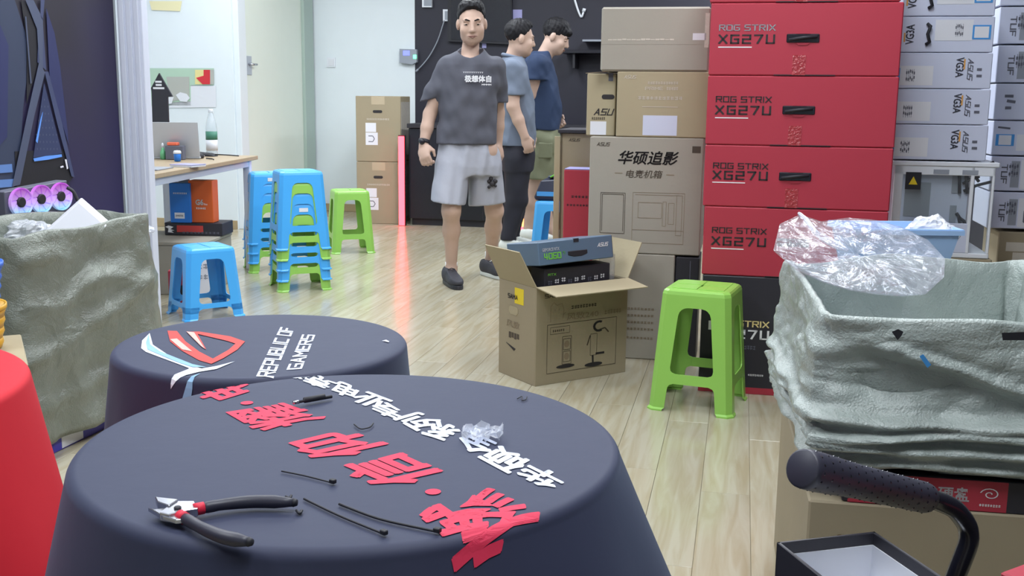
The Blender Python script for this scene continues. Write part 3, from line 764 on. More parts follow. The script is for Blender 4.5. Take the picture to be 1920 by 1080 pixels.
# two cartons against the back wall
for z0, z1, lb in ((0, .555, 'lower of the two brown cartons with hand holes at the back wall'), (.558, 1.135, 'upper of the two brown cartons with hand holes at the back wall')):
    t = carton('case_carton', lb, .405, .42, z1 - z0, -1.205, 9.58, z0, math.radians(-6), 'carton', 'cartons at the back wall')
    h = z1 - z0
    hole(t, -.005, h - .135, .085, .024, 'black_ink')
    scribble(t, 'pale_print', -.105, .10, h - .21, .016, MATS['pale_ink'], 14)
    patch(t, 'tape', -.06, .06, h - .075, h - .002, MATS['tape'])
    patch(t, 'white_label', -.115, -.02, h - .315, h - .235, MATS['white_paper'])
    lb2 = patch(t, 'white_label', -.115, -.005, h - .43, h - .32, MATS['white_paper'], y=-.0014)
    lines(t, 'arrow_mark', [(-.09, h - .35, -.05, h - .35), (-.05, h - .35, -.035, h - .375), (-.035, h - .375, -.05, h - .40), (-.05, h - .40, -.09, h - .40)], .007, MATS['grey_ink'], y=-.0018)
    MB().box(.203, .2045, .02, .40, .05, h - .05).build('film_patch', MATS['clear_tape'], t)

# pale monitor boxes, right
WP = Q(1690, 300, 4.36); WP.z = 0
ys = [(-38, 30), (30.5, 98), (98.5, 166), (166.5, 233), (233.5, 300)]
lbs = ['topmost pale monitor box of the left pale column, cut by the frame', 'second pale monitor box from the top, with a carrying handle', 'third pale monitor box from the top of the left pale column',
       'fourth pale monitor box from the top of the left pale column', 'lowest pale monitor box, resting on the white computer case']
for k, (ya, yb) in enumerate(ys):
    t, w, h = carton_px('monitor_box', lbs[k], 1694 - 5.4 * k, 1868 - 4.2 * k, yb, ya, WP, .36, 'white_card', 'pale monitor boxes', bevel=.003)
    L = -w / 2; hh = h; fx = w / .445
    if k < 2:
        letters(t, font_geo('VG3A', .015), L + fx * .066, .03, MATS['grey_ink'], w=.078, h=.032, rot=PI / 2)
        lines(t, 'orange_line', [(L + fx * .02, .04, L + fx * .02, .075)], .006, MATS['orange_ink'])
        mb = MB().tube([(L + fx * .125, -.004, .11), (L + fx * .14, -.012, .10), (L + fx * .128, -.012, .07), (L + fx * .14, -.012, .04), (L + fx * .125, -.004, .03)], .007, 6); mb.build('handle', MATS['black_matt'], t, smooth=True)
        patch(t, 'white_label', L + fx * .165, L + fx * .345, .045, .125, MATS['white_paper'])
        scribble(t, 'small_print', L + fx * .26, L + fx * .30, .06, .05, MATS['grey_ink'], 5)
        lb = patch(t, 'blue_label', L + fx * .343, L + fx * .43, .05, .105, MATS['blue_ink'], y=-.0013)
        patch(t, 'label_paper', L + fx * .352, L + fx * .42, .056, .099, MATS['white_paper'], y=-.0016)
    else:
        letters(t, font_geo('VG3A', .015), L + fx * .275, .122, MATS['grey_ink'], w=.078, h=.030, rot=-PI / 2)
        lines(t, 'orange_line', [(L + fx * .315, .075, L + fx * .315, .115)], .006, MATS['orange_ink'])
        letters(t, stroke_geo('ASUS', 1.1, .3), L + fx * .330, .118, MATS['grey_ink'], w=.088, h=.022, rot=-PI / 2)
        patch(t, 'white_label', L + fx * .012, L + fx * .17, .012, .088, MATS['white_paper'])
        scribble(t, 'small_print', L + fx * .04, L + fx * .085, .025, .05, MATS['grey_ink'], 5)
        lines(t, 'stroke_mark', [(L + fx * .375, .05, L + fx * .40, .05), (L + fx * .375, .075, L + fx * .398, .075)], .010, MATS['grey_ink'])
        patch(t, 'blue_edge', L + fx * .0005, L + fx * .012, .03, .08, MATS['blue_ink'])
# second pale column at the right frame edge
yr = [(-55, 10), (12, 82), (84.5, 155), (157, 225), (227, 292), (294, 359), (361, 430)]
lr = ['topmost box of the right pale column, cut by the frame', 'pale box second from the top of the right column', 'pale box third from the top of the right column', 'pale box fourth from the top of the right column, with a white note',
      'pale box fifth from the top of the right column, with a blue bordered label', 'pale box second from the bottom of the right column', 'lowest pale box of the right column, above the small carton']
WP2 = along(WP, .44)
for k, (ya, yb) in enumerate(yr):
    xl = 1877 - 4.2 * k
    t, w, h = carton_px('motherboard_box', lr[k], xl, xl + 165, yb, ya, WP2, .30, 'white_card', 'pale boxes of the right column', bevel=.003)
    L = -w / 2
    if k in (1, 2, 5, 6):
        letters(t, stroke_geo('TUF', 1.1), L + .045, .115, MATS['grey_ink'], w=.085, h=.026, rot=-PI / 2)
        patch(t, 'grey_field', L + .085, L + .12, .015, .13, MATS['grey_plastic'])
        scribble(t, 'small_print', L + .075, L + .115, .06, .06, MATS['grey_ink'], 4, y=-.0022)
        patch(t, 'white_field', L + .125, L + .24, .008, .135, MATS['white_paper'])
        lines(t, 'part_drawing', rect_l(L + .15, L + .19, .03, .08), .006, MATS['grey_ink'], y=-.0016)
    elif k == 4:
        patch(t, 'blue_label', L + .015, L + .09, .04, .09, MATS['blue_ink']); patch(t, 'label_paper', L + .027, L + .078, .044, .086, MATS['white_paper'], y=-.0015)
        patch(t, 'white_label', L + .10, L + .25, .02, .09, MATS['white_paper'])
        lines(t, 'stroke_mark', [(L + .02, .12, L + .07, .115)], .008, MATS['grey_ink'])
    elif k == 3:
        lines(t, 'stroke_mark', [(L + .04, .10, L + .075, .10), (L + .05, .08, L + .085, .075), (L + .045, .05, L + .07, .05)], .012, MATS['grey_ink'])
        patch(t, 'white_label', L + .12, L + .25, .07, .12, MATS['white_paper'])
t, w, h = carton_px('small_carton', 'brown carton with clear tape at the right frame edge under the pale boxes', 1868, 2010, 540, 436, WP2, .30, 'carton', 'brown cartons')
zs_ = t.location.z
patch(t, 'clear_tape', -.09, w / 2, .12, .155, MATS['clear_tape']); patch(t, 'clear_tape', -.12, .0, .16, .20, MATS['clear_tape'])
hidden, w, h = carton_px('large_carton', 'brown carton under the white computer case, mostly hidden', 1660, 1850, 720, 482, WP, .42, 'carton', 'brown cartons', z0=0.0)
zc_ = h
hidden2, w, h = carton_px('large_carton', 'brown carton under the small taped carton, mostly hidden', 1868, 2040, 720, 541, WP2, .36, 'carton', 'brown cartons', z0=0.0)
hidden2.scale.z = (zs_ - .001) / h

# white computer case with a glass side
pa = onp(1672, 390, WP); pb = onp(1862, 390, WP); CWt = (pb - pa).dot(V); CH = onp(1765, 302, WP).z - zc_ - .004
pc = thing('computer_case', 'white computer case with glass side and black warning sticker below the pale boxes', 'computer case', (pa.x, pa.y, zc_ + .002), -RA)
MB().box(-.01, CWt + .012, -.004, .42, CH - .02, CH).build('top_panel', MATS['white_plastic'], pc, bevel=.004)
MB().box(0, CWt, 0, .42, 0, .02).build('bottom_panel', MATS['white_plastic'], pc, bevel=.003)
MB().box(0, CWt, .40, .412, .02, CH - .02).build('back_panel', MATS['white_plastic'], pc)
for x0, x1 in ((0.002, .035), (CWt - .012, CWt - .002), (CWt * .76, CWt * .76 + .014)):
    MB().box(x0, x1, .0, .02, .02, CH - .02).build('pillar', MATS['white_plastic'], pc, bevel=.002)
MB().box(.002, CWt - .002, .0, .018, CH - .055, CH - .02).build('header', MATS['white_plastic'], pc, bevel=.002)
MB().box(.03, CWt * .77, .0, .016, .02, .14).build('shroud', MATS['white_card'], pc, bevel=.002)
MB().box(.03, CWt * .76, .034, .044, .02, CH - .03).build('motherboard_tray', MATS['white_card'], pc)
mb = MB()
for x0, x1, z0, z1 in ((.06, .16, .16, .30), (.24, .27, .26, .35), (.24, .265, .14, .21)): mb.box(x0 - .01, x1 - .01, .031, .0338, z0, z1)
mb.build('cable_slot', MATS['grey_plastic'], pc)
MB().box(.035, CWt * .76, .004, .0075, .14, CH - .055).build('glass', MATS['glass_pane'], pc)
MB().box(CWt * .79, CWt - .012, .004, .0075, .02, CH - .055).build('glass', MATS['glass_pane'], pc)
mb = MB()
for i, (x, z, dx, dz) in enumerate(((.27, .36, .02, -.10), (.28, .34, .05, -.03), (.27, .30, .06, .03), (.275, .27, .10, .04), (.30, .34, .08, .05), (.25, .35, .01, -.09), (.27, .16, .03, -.05), (.255, .18, .02, -.06))):
    mb.tube([(x, .026, z), (x + dx * .5, .020, z + dz * .4 + .01), (x + dx, .024, z + dz)], .0065, 6)
mb.build('cables', MATS['black_matt'], pc, smooth=True)
st = MB().box(.045, .105, -.002, .0, CH - .115, CH - .045).build('warning_sticker', MATS['black_matt'], pc)
MB().prism([(.058, CH - .095), (.092, CH - .095), (.075, CH - .062)], -.004, -.002).build('yellow_triangle', MATS['yellow_ink'], st)
mb = MB()
for x0 in (.15, .26): MB().box(x0, x0 + .06, -.0015, .0, CH - .05, CH - .032).build('vent', MATS['grey_plastic'], pc)
# ------------------------------------------------------------------ round tables under cloths
class Drape:
    def __init__(s, c, R, H, flare, folds, seed):
        s.c = Vector((c[0], c[1], 0)); s.R = R; s.H = H; s.flare = flare; s.folds = folds; s.seed = seed
    def pt(s, rho, th, off=0.0):
        """rho = distance along the cloth from the middle; th = direction; off = lift off the cloth"""
        re = 0.016; R0 = s.R - re
        if rho <= R0:
            zz = s.H + 0.0012 * noise.noise(Vector((rho * math.cos(th) * 5, rho * math.sin(th) * 5, s.seed)))
            return s.c + Vector((rho * math.cos(th), rho * math.sin(th), zz + off))
        arc = re * PI / 2 * 0.92; t = rho - R0
        if t < arc:
            a = t / re
            return s.c + Vector(((R0 + (re + off) * math.sin(a)) * math.cos(th), (R0 + (re + off) * math.sin(a)) * math.sin(th), s.H - re + (re + off) * math.cos(a)))
        d = t - arc; a = 0.92 * PI / 2
        f = s.flare(th)
        q = math.sqrt(1 + f * f); dz = d / q; dr = f * dz
        w = s.folds * min(1, d / 0.25) * (math.sin(th * 7 + s.seed) * .6 + math.sin(th * 11 + 2 * s.seed) * .4 + .5 * noise.noise(Vector((math.cos(th) * 3, math.sin(th) * 3, d * 2 + s.seed))))
        r = R0 + re * math.sin(a) + dr + w + off
        z = s.H - re + re * math.cos(a) - dz
        return s.c + Vector((r * math.cos(th), r * math.sin(th), max(z, 0.004 + off)))
    def cloth(s, name, m, parent, total):
        n = 160; rh = [0.0001] + [s.R * k / 10 for k in range(1, 10)] + [s.R - .016 + .026 * k / 8 for k in range(9)]
        k = rh[-1]; rh += [k + (total - k) * j / 26 for j in range(1, 27)]
        rings = [[s.pt(r, 2 * PI * i / n) - s.c for i in range(n)] for r in rh]
        o = MB().loft(rings, cap=False).build(name, m, parent, smooth=True)
        return o
    def ink(s, parent, name, geo_pts, faces, m, off=0.0012, cell=0.018):
        """flat print that follows the cloth; geo_pts are (x, y) in the plane of the table top, relative to its middle"""
        bm = bmesh.new(); vs = [bm.verts.new((x, y, 0)) for x, y in geo_pts]
        for f in faces:
            try: bm.faces.new([vs[i] for i in f])
            except ValueError: pass
        bm.normal_update()
        far = max(math.hypot(x, y) for x, y in geo_pts) > s.R - .03
        if far:
            bmesh.ops.triangulate(bm, faces=bm.faces)
            for _ in range(5):
                es = [e for e in bm.edges if e.calc_length() > cell]
                if not es: break
                bmesh.ops.subdivide_edges(bm, edges=es, cuts=1); bmesh.ops.triangulate(bm, faces=bm.faces)
        for v in bm.verts:
            p = s.pt(math.hypot(v.co.x, v.co.y), math.atan2(v.co.y, v.co.x), off) - s.c
            v.co = p
        me = bpy.data.meshes.new(name); bm.to_mesh(me); bm.free(); me.materials.append(m)
        return obj(name, me, parent)

def table_under(label, c, R, H):
    t = thing('round_table', label, 'table', (c[0], c[1], 0), 0, 'round tables')
    MB().lathe([(0.02, H - .03), (R - .03, H - .03), (R - .025, H - .02), (R - .025, H - .006), (R - .03, H - .003), (0.02, H - .003)], 40).build('table_top', MATS['desk_wood'], t, smooth=False)
    MB().lathe([(.03, .02), (.03, H - .03)], 16).build('pedestal', MATS['steel'], t, smooth=True)
    MB().lathe([(R * .6, .001), (R * .6, .012), (.05, .03), (.03, .04)], 24).build('base_plate', MATS['steel'], t)
    return t
# near table
NC = (-0.213, 1.385); NR = 0.362; NH = 0.68
def nfl(th):
    f = 0.22
    f += 0.25 * max(0, math.cos(th - math.radians(-35))) ** 2
    return f
near = Drape(NC, NR, NH, nfl, .012, 1.3)
tn = table_under('near round table hidden under the black cloth with red writing', NC, NR, NH)
cn = thing('tablecloth', 'black tablecloth with red and white Chinese writing on the near round table', 'tablecloth', (NC[0], NC[1], 0))
near.cloth('cloth', MATS['cloth_black'], cn, NR + .69)
def plane_xy(px, py, z, c): 
    q = P(px, py, z); return Vector((q.x - c[0], q.y - c[1]))
def inked(dr, parent, geo, a, b, height, m, c, z, shear=0.0, name='lettering', space=1.0):
    """sets lettering from pixel a (start of the baseline) to pixel b (end), reading direction a to b"""
    A = plane_xy(*a, z, c); B = plane_xy(*b, z, c); d = (B - A); Lw = d.length; d.normalize(); n = Vector((-d.y, d.x))
    vs, fs = fit(geo, Lw, height)
    pts = [tuple(A + d * (x + shear * y) + n * y) for x, y, _ in vs]
    return dr.ink(parent, name, pts, fs, m)
def quad_ink(dr, parent, geo, corners, m, c, z, name='lettering'):
    """lettering stretched over four top-plane points: start-bottom, end-bottom, end-top, start-top (pixels)"""
    q = [plane_xy(px, py, z, c) for px, py in corners]
    vs, fs = fit(geo, 1.0, 1.0)
    pts = []
    for x, y, _ in vs:
        p = (q[0] * (1 - x) + q[1] * x) * (1 - y) + (q[3] * (1 - x) + q[2] * x) * y
        pts.append(tuple(p))
    return dr.ink(parent, name, pts, fs, m)
# characters, each placed by the corners of its cell (start-bottom, end-bottom, end-top, start-top in reading sense)
for ch, q in (('华', ((1068, 902), (1002, 868), (960, 890), (1030, 922))), ('硕', ((1003, 866), (938, 836), (892, 858), (955, 892))), ('全', ((936, 834), (876, 806), (848, 836), (912, 862))),
              ('系', ((868, 808), (822, 786), (782, 812), (832, 832))), ('列', ((832, 790), (785, 772), (735, 786), (780, 812))), ('专', ((768, 770), (712, 750), (690, 768), (742, 790))),
              ('业', ((738, 752), (690, 734), (648, 748), (702, 768))), ('电', ((678, 730), (636, 714), (612, 734), (660, 748))), ('竞', ((634, 720), (590, 700), (562, 716), (610, 732))), ('装', ((590, 704), (548, 694), (520, 702), (566, 714)))):
    quad_ink(near, cn, font_geo(ch, .030), q, MATS['print_white'], NC, NH)
for ch, q in (('燃', ((1020, 965), (920, 915), (770, 960), (880, 1048))), ('信', ((848, 892), (748, 846), (620, 880), (720, 920))), ('仰', ((745, 838), (648, 806), (524, 836), (602, 868))),
              ('耀', ((618, 784), (536, 755), (418, 772), (486, 812))), ('电', ((486, 730), (446, 710), (352, 736), (398, 756)))):
    quad_ink(near, cn, font_geo(ch, .016 if ch in '燃耀' else .028), q, MATS['print_red'], NC, NH, 'red_lettering')
for px, py in ((812, 924), (463, 756)):
    A = plane_xy(px, py, NH, NC)
    near.ink(cn, 'red_dot', [(A.x + .0095 * math.cos(2 * PI * i / 16), A.y + .0095 * math.sin(2 * PI * i / 16)) for i in range(16)], [tuple(range(16))], MATS['print_red'])
# far table
FC = (-0.550, 2.300); FR_ = 0.318; FH = 0.60
far = Drape(FC, FR_, FH, lambda th: 0.10, .010, 4.1)
table_under('far round table hidden under the black cloth with the logo', FC, FR_, FH)
cf = thing('tablecloth', 'black tablecloth with a silver and red eye logo on the far round table', 'tablecloth', (FC[0], FC[1], 0))
far.cloth('cloth', MATS['cloth_black'], cf, FR_ + .595)
def poly_ink(dr, parent, name, px, m, c, z, off=.0012):
    pts = [tuple(plane_xy(x, y, z, c)) for x, y in px]
    return dr.ink(parent, name, pts, [tuple(range(len(pts)))], m, off)
quad_ink(far, cf, stroke_geo('REPUBLIC OF', 1.15, .0, 1.6), ((514, 708), (553, 617), (526, 614), (480, 706)), MATS['print_white'], FC, FH)
quad_ink(far, cf, stroke_geo('GAMERS', 1.15, .0, 1.6), ((567, 692), (592, 629), (566, 628), (536, 694)), MATS['print_white'], FC, FH)
tri = lambda l: [(180 + x / 3.097, 560 + y / 3.097) for x, y in l]
poly_ink(far, cf, 'logo_blade', tri([(312, 202), (268, 245), (262, 290), (290, 312), (545, 408), (400, 465), (520, 448), (640, 415), (600, 405), (420, 330), (330, 270)]), MATS['logo_white'], FC, FH)
poly_ink(far, cf, 'logo_blade', tri([(306, 210), (315, 270), (370, 310), (560, 385), (640, 402), (560, 402), (470, 372), (300, 300), (290, 260)]), MATS['logo_blue'], FC, FH, .0020)
poly_ink(far, cf, 'logo_blade', tri([(540, 408), (600, 412), (700, 395), (806, 368), (700, 412), (600, 428), (520, 448)]), MATS['logo_white'], FC, FH, .0016)
poly_ink(far, cf, 'logo_tail', tri([(608, 436), (500, 470), (425, 490), (380, 575), (392, 574), (450, 508), (540, 474)]), MATS['logo_blue'], FC, FH, .0016)
poly_ink(far, cf, 'logo_eye', tri([(415, 188), (470, 190), (520, 250), (600, 310), (680, 352), (672, 382), (600, 362), (500, 306), (430, 250)]), MATS['logo_red'], FC, FH)
poly_ink(far, cf, 'logo_eye', tri([(672, 382), (680, 352), (770, 300), (810, 264), (760, 248), (590, 208), (640, 298), (612, 282), (525, 195), (600, 194), (780, 222), (866, 252), (820, 300), (740, 350)]), MATS['logo_red'], FC, FH, .0016)
poly_ink(far, cf, 'logo_glint', tri([(430, 240), (470, 236), (560, 312), (500, 300)]), MATS['logo_pink'], FC, FH, .0022)
poly_ink(far, cf, 'logo_glint', tri([(525, 195), (570, 200), (632, 296), (610, 280)]), MATS['logo_pink'], FC, FH, .0022)
poly_ink(far, cf, 'lint', [(716, 641), (724, 639), (730, 642), (728, 644), (722, 642)], MATS['print_white'], FC, FH, .002)
# red covered table at the left edge
RC = (-1.150, 1.60)
rd = Drape(RC, .37, .68, lambda th: .20, .012, 2.2)
table_under('round table hidden under the red cloth at the left frame edge', RC, .37, .68)
crd = thing('tablecloth', 'plain bright red tablecloth on the table at the left frame edge', 'tablecloth', (RC[0], RC[1], 0))
rd.cloth('cloth', MATS['cloth_red'], crd, .37 + .69)

# ------------------------------------------------------------------ small things on the near table
ZT = NH + .0025
def tie(pts, r, label, head=True, m='black_matt', name='cable_tie', cat='cable tie', grp='cable ties on the near table'):
    w = [P(x, y, ZT) for x, y in pts]; o = w[0]
    # smooth through the points
    q = []
    for i in range(len(w) - 1):
        for k in range(5):
            t = k / 5; q.append(w[i].lerp(w[i + 1], t))
    q.append(w[-1])
    for _ in range(3):
        q = [q[0]] + [(q[i - 1] + q[i] * 2 + q[i + 1]) / 4 for i in range(1, len(q) - 1)] + [q[-1]]
    t = thing(name, label, cat, tuple(o), 0, grp)
    MB().tube([p - o + Vector((0, 0, r * .4)) for p in q], r, 6).build('strap', MATS[m], t, smooth=True)
    if head:
        d = (q[-1] - q[-2]).normalized(); e = q[-1] - o
        mt = Matrix.Translation(e + Vector((0, 0, .002))) @ Matrix.Rotation(math.atan2(d.y, d.x), 4, 'Z')
        MB().box(-.004, .004, -.003, .003, -.002, .0032, mt).build('tie_head', MATS[m], t, bevel=.0008)
    return t
tie([(528, 884), (570, 892), (624, 906)], .0011, 'short black cable tie near the red characters, farthest from the pliers')
tie([(570, 936), (640, 970), (720, 1002)], .0014, 'long black cable tie next to the pliers handle')
tie([(636, 946), (710, 975), (820, 998)], .0016, 'long curved black cable tie beside the last red character')
tie([(664, 796), (676, 806), (694, 802), (700, 794)], .0010, 'curled black offcut between the red and white writing', head=False, name='tie_offcut', cat='offcut')
tie([(970, 748), (980, 742), (978, 752), (986, 750), (988, 744)], .0008, 'tiny black curl near the far right rim of the near table', head=False, name='tie_offcut', cat='offcut')
tie([(536, 932), (544, 936), (546, 930)], .0016, 'tiny black snippet above the pliers handle end', head=False, name='tie_offcut', cat='offcut')
tie([(556, 958), (562, 965), (566, 958)], .0016, 'tiny curled snippet at the tip of the pliers handle', head=False, name='tie_offcut', cat='offcut')
# black stick
a = P(552, 760, ZT); b = P(622, 747, ZT); t = thing('black_stick', 'thin black driver bit lying across the red character', 'tool', tuple(a))
MB().tube([Vector((0, 0, .004)), (b - a) * .25 + Vector((0, 0, .004)), (b - a) * .26 + Vector((0, 0, .005)), (b - a) * .8 + Vector((0, 0, .005)), (b - a) * .82 + Vector((0, 0, .003)), (b - a) + Vector((0, 0, .003))], [.002, .002, .0045, .0045, .0026, .0026], 8).build('shaft', MATS['black_matt'], t, smooth=True)
MB().tube([Vector((-.002, .0, .004)), (b - a) * .12 + Vector((0, 0, .004))], .0028, 8).build('metal_tip', MATS['steel'], t, smooth=True)
# crumpled film
a = P(905, 822, ZT); t = thing('plastic_scrap', 'small crumpled clear plastic scrap on the white writing', 'plastic scrap', tuple(a))
vs = []; fs = []; n = 11
for i in range(n):
    for j in range(n):
        x = (i / (n - 1) - .5) * .055; y = (j / (n - 1) - .5) * .05
        vs.append((x + .006 * noise.noise(Vector((i * .9, j * .8, 1))), y + .006 * noise.noise(Vector((i * .7, j * .9, 5))), .010 + .014 * noise.noise(Vector((i * .75, j * .75, 9)))))
for i in range(n - 1):
    for j in range(n - 1): fs.append((i * n + j, i * n + j + 1, (i + 1) * n + j + 1, (i + 1) * n + j))
MB().add(vs, fs).build('film_scrap', MATS['film_milky'], t)
# diagonal cutters
pl = thing('cutting_pliers', 'diagonal cutting pliers with long grey handles and red collars', 'pliers', tuple(P(335, 968, ZT)))
o = P(335, 968, ZT)
def W(px, py, dz=0.0): return P(px, py, ZT) - o + Vector((0, 0, dz))
def sm(pts, n=3):
    q = []
    for i in range(len(pts) - 1):
        for k in range(4): q.append(pts[i].lerp(pts[i + 1], k / 4))
    q.append(pts[-1])
    for _ in range(n): q = [q[0]] + [(q[i - 1] + q[i] * 2 + q[i + 1]) / 4 for i in range(1, len(q) - 1)] + [q[-1]]
    return q
up = sm([W(378, 966, .008), W(420, 958, .008), W(480, 952, .008), W(552, 955, .008)]); lo_ = sm([W(345, 984, .008), W(380, 1005, .008), W(420, 1022, .008), W(468, 1030, .008)])
for q in (up, lo_):
    k = len(q); hd = MB().tube(q, [.0055] + [.0066] * 2 + [.0062 + .0012 * math.sin(PI * i / k) for i in range(k - 5)] + [.006, .0045], 12).build('handle', MATS['grip'], pl, smooth=True)
    d = (q[1] - q[0]).normalized(); MB().tube([q[0] - d * .008, q[0] + d * .003], .0068, 12).build('red_collar', MATS['red_ink'], hd, smooth=True)
    MB().tube([q[-1] - (q[-1] - q[-2]).normalized() * .001, q[-1] + (q[-1] - q[-2]).normalized() * .0035], [.0052, .0035], 12).build('end_cap', MATS['black_matt'], hd, smooth=True)
def plate(px, z0, z1, name, m):
    w = [W(x, y) for x, y in px]; n = len(w)
    mb = MB(); mb.loft([[Vector((p.x, p.y, z)) for p in w] for z in (z0, z1)]); return mb.build(name, MATS[m], pl, bevel=.0008)
plate([(365, 958), (372, 972), (345, 976), (318, 984), (300, 980), (318, 966), (335, 958)], .002, .012, 'pivot_plate', 'steel')
plate([(318, 966), (345, 962), (350, 988), (330, 990), (305, 982), (278, 966), (290, 970)], .004, .0095, 'jaw', 'steel')
plate([(335, 958), (318, 970), (296, 962), (292, 953), (308, 955)], .005, .014, 'jaw', 'steel')
MB().lathe([(.004, .008), (.004, .0135), (.003, .0145)], 12, T4(W(334, 973))).build('pivot_pin', MATS['black_matt'], pl)

# ------------------------------------------------------------------ desk in the alcove, with its things
DH = 0.74
d0 = P(296, 325, DH); d1 = P(482, 292, DH)
dv = (d1 - d0); drz = math.atan2(dv.y, dv.x) - PI / 2        # local y runs along the front edge, away from camera
desk = thing('desk', 'pale wooden desk with white metal legs in the alcove', 'desk', (d0.x, d0.y, 0), drz)
DL = dv.length
MB().box(-.62, 0, -.25, DL + .02, DH - .026, DH).build('desk_top', MATS['desk_wood'], desk, bevel=.003)
MB().box(-.045, -.02, -.2, DL - .08, DH - .066, DH - .028).build('rail', MATS['alu'], desk, bevel=.002)
MB().box(-.60, -.57, -.2, DL - .08, DH - .066, DH - .028).build('rail', MATS['alu'], desk, bevel=.002)
for x in (-.06, -.60):
    for y in (-.22, DL - .12):
        MB().box(x, x + .045, y, y + .045, 0, DH - .027).build('leg', MATS['alu'], desk, bevel=.003)
MB().box(-.60, -.06, DL - .11, DL - .085, DH - .066, DH - .028).build('rail', MATS['alu'], desk, bevel=.002)
def ond(px, py): q = P(px, py, DH); return (q.x, q.y, DH + .001)
# laptop, seen from behind its lid
lq = Q(330, 296, 6.62)
lp = thing('laptop', 'open silver laptop seen from behind on the desk', 'laptop', (lq.x, 6.62, DH + .001), math.radians(8))
MB().box(-.145, .145, .0, .20, 0, .014).build('keyboard_base', MATS['silver'], lp, bevel=.004)
MB().loft([[(-.145, -.004, .012), (.145, -.004, .012), (.145, .002, .012), (-.145, .002, .012)], [(-.145, -.055, .225), (.145, -.055, .225), (.145, -.049, .225), (-.145, -.049, .225)]]).build('lid', MATS['silver'], lp, bevel=.002)
# water bottle
bo = thing('water_bottle', 'tall clear water bottle with a green and white label on the desk', 'bottle', ond(398, 291))
MB().lathe([(.005, .002), (.034, .0), (.037, .01), (.036, .05), (.037, .10), (.037, .17), (.034, .20), (.030, .22), (.017, .265), (.0135, .275), (.0135, .29), (.004, .291)], 20).build('bottle_body', MATS['bottle_clear'], bo, smooth=True)
MB().lathe([(.0376, .10), (.0376, .155)], 20).build('green_label', mat('label_green', rgb(70, 130, 110), .5), bo, smooth=True)
MB().lathe([(.0374, .03), (.0374, .10)], 20).build('white_label', MATS['white_paper'], bo, smooth=True)
MB().lathe([(.014, .278), (.0155, .28), (.0155, .297), (.013, .30), (.002, .30)], 16).build('cap', MATS['white_plastic'], bo, smooth=True)
# small things on the desk
x = thing('desk_box', 'dark grey box with an orange lid in front of the laptop', 'box', ond(327, 300), drz)
MB().box(-.055, .055, 0, .05, 0, .085).build('box_body', MATS['grey_ink'], x, bevel=.003); MB().box(-.045, .02, .004, .046, .0855, .105).build('orange_lid', MATS['orange_soft'], x, bevel=.004)
x = thing('green_bottle', 'small green squeeze bottle next to the dark grey desk box', 'bottle', ond(306, 299))
MB().lathe([(.012, 0), (.017, .002), (.017, .045), (.008, .06), (.008, .07), (.002, .072)], 14).build('bottle_body', MATS['green_plastic'], x, smooth=True)
MB().lathe([(.007, .07), (.007, .09), (.003, .10)], 10).build('nozzle', MATS['white_plastic'], x, smooth=True)
x = thing('cream_box', 'cream coloured small box at the post end of the desk', 'box', ond(298, 297), drz)
MB().box(-.05, .025, 0, .05, 0, .10).build('box_body', MATS['poster_cream'], x, bevel=.003); MB().box(-.04, .02, .005, .04, .1005, .115).build('box_top', MATS['green_plastic'], x, bevel=.003)
x = thing('lidded_cup', 'blue cup with a white lid on the desk', 'cup', ond(333, 303))
MB().lathe([(.012, 0), (.019, .002), (.021, .045), (.019, .047)], 16).build('cup_body', MATS['blue_box'], x, smooth=True); MB().lathe([(.023, .046), (.023, .056), (.018, .064), (.002, .066)], 16).build('lid', MATS['white_plastic'], x, smooth=True)
x = thing('mouse', 'black computer mouse beside the laptop', 'mouse', ond(372, 297), drz)
MB().ell((0, 0, .012), (.034, .055, .022)).build('mouse_body', MATS['black_matt'], x, smooth=True); MB().box(-.004, .004, -.04, -.015, .028, .034).build('wheel', MATS['grey_ink'], x)
x = thing('pouch', 'black pouch lying behind the mouse on the desk', 'pouch', ond(378, 293), drz)
MB().loft([[(-.06, -.03, 0), (.10, -.03, 0), (.10, .05, 0), (-.06, .05, 0)], [(-.05, -.02, .028), (.06, -.02, .018), (.07, .04, .018), (-.05, .04, .03)]]).build('pouch_body', MATS['black_matt'], x, bevel=.008, seg=2)
MB().tube([(.09, .0, .012), (.16, .0, .01), (.24, .02, .004)], .004, 6).build('cord', MATS['black_matt'], x, smooth=True)
x = thing('notebook', 'lilac notebook on the front edge of the desk', 'notebook', ond(345, 313), drz - .3)
MB().box(-.07, .07, -.03, .10, 0, .010).build('pages', MATS['white_paper'], x); MB().box(-.072, .072, -.032, .102, .010, .013).build('cover', MATS['lilac'], x)
x = thing('paper_stack', 'grey paper pad at the near end of the desk', 'paper', ond(306, 318), drz)
MB().box(-.16, .01, -.10, .12, 0, .006).build('sheets', MATS['grey_plastic'], x, bevel=.001)
x = thing('cable_end', 'black cable end hanging over the front edge of the desk', 'cable', ond(398, 300))
MB().tube([(-.05, .05, .006), (0.0, .0, .006), (.012, -.015, .004), (.016, -.022, -.03), (.012, -.022, -.05)], .004, 6).build('cable', MATS['black_matt'], x, smooth=True)
MB().ell((.012, -.022, -.055), (.007, .007, .009), 10, 6).build('plug', MATS['white_plastic'], x, smooth=True)

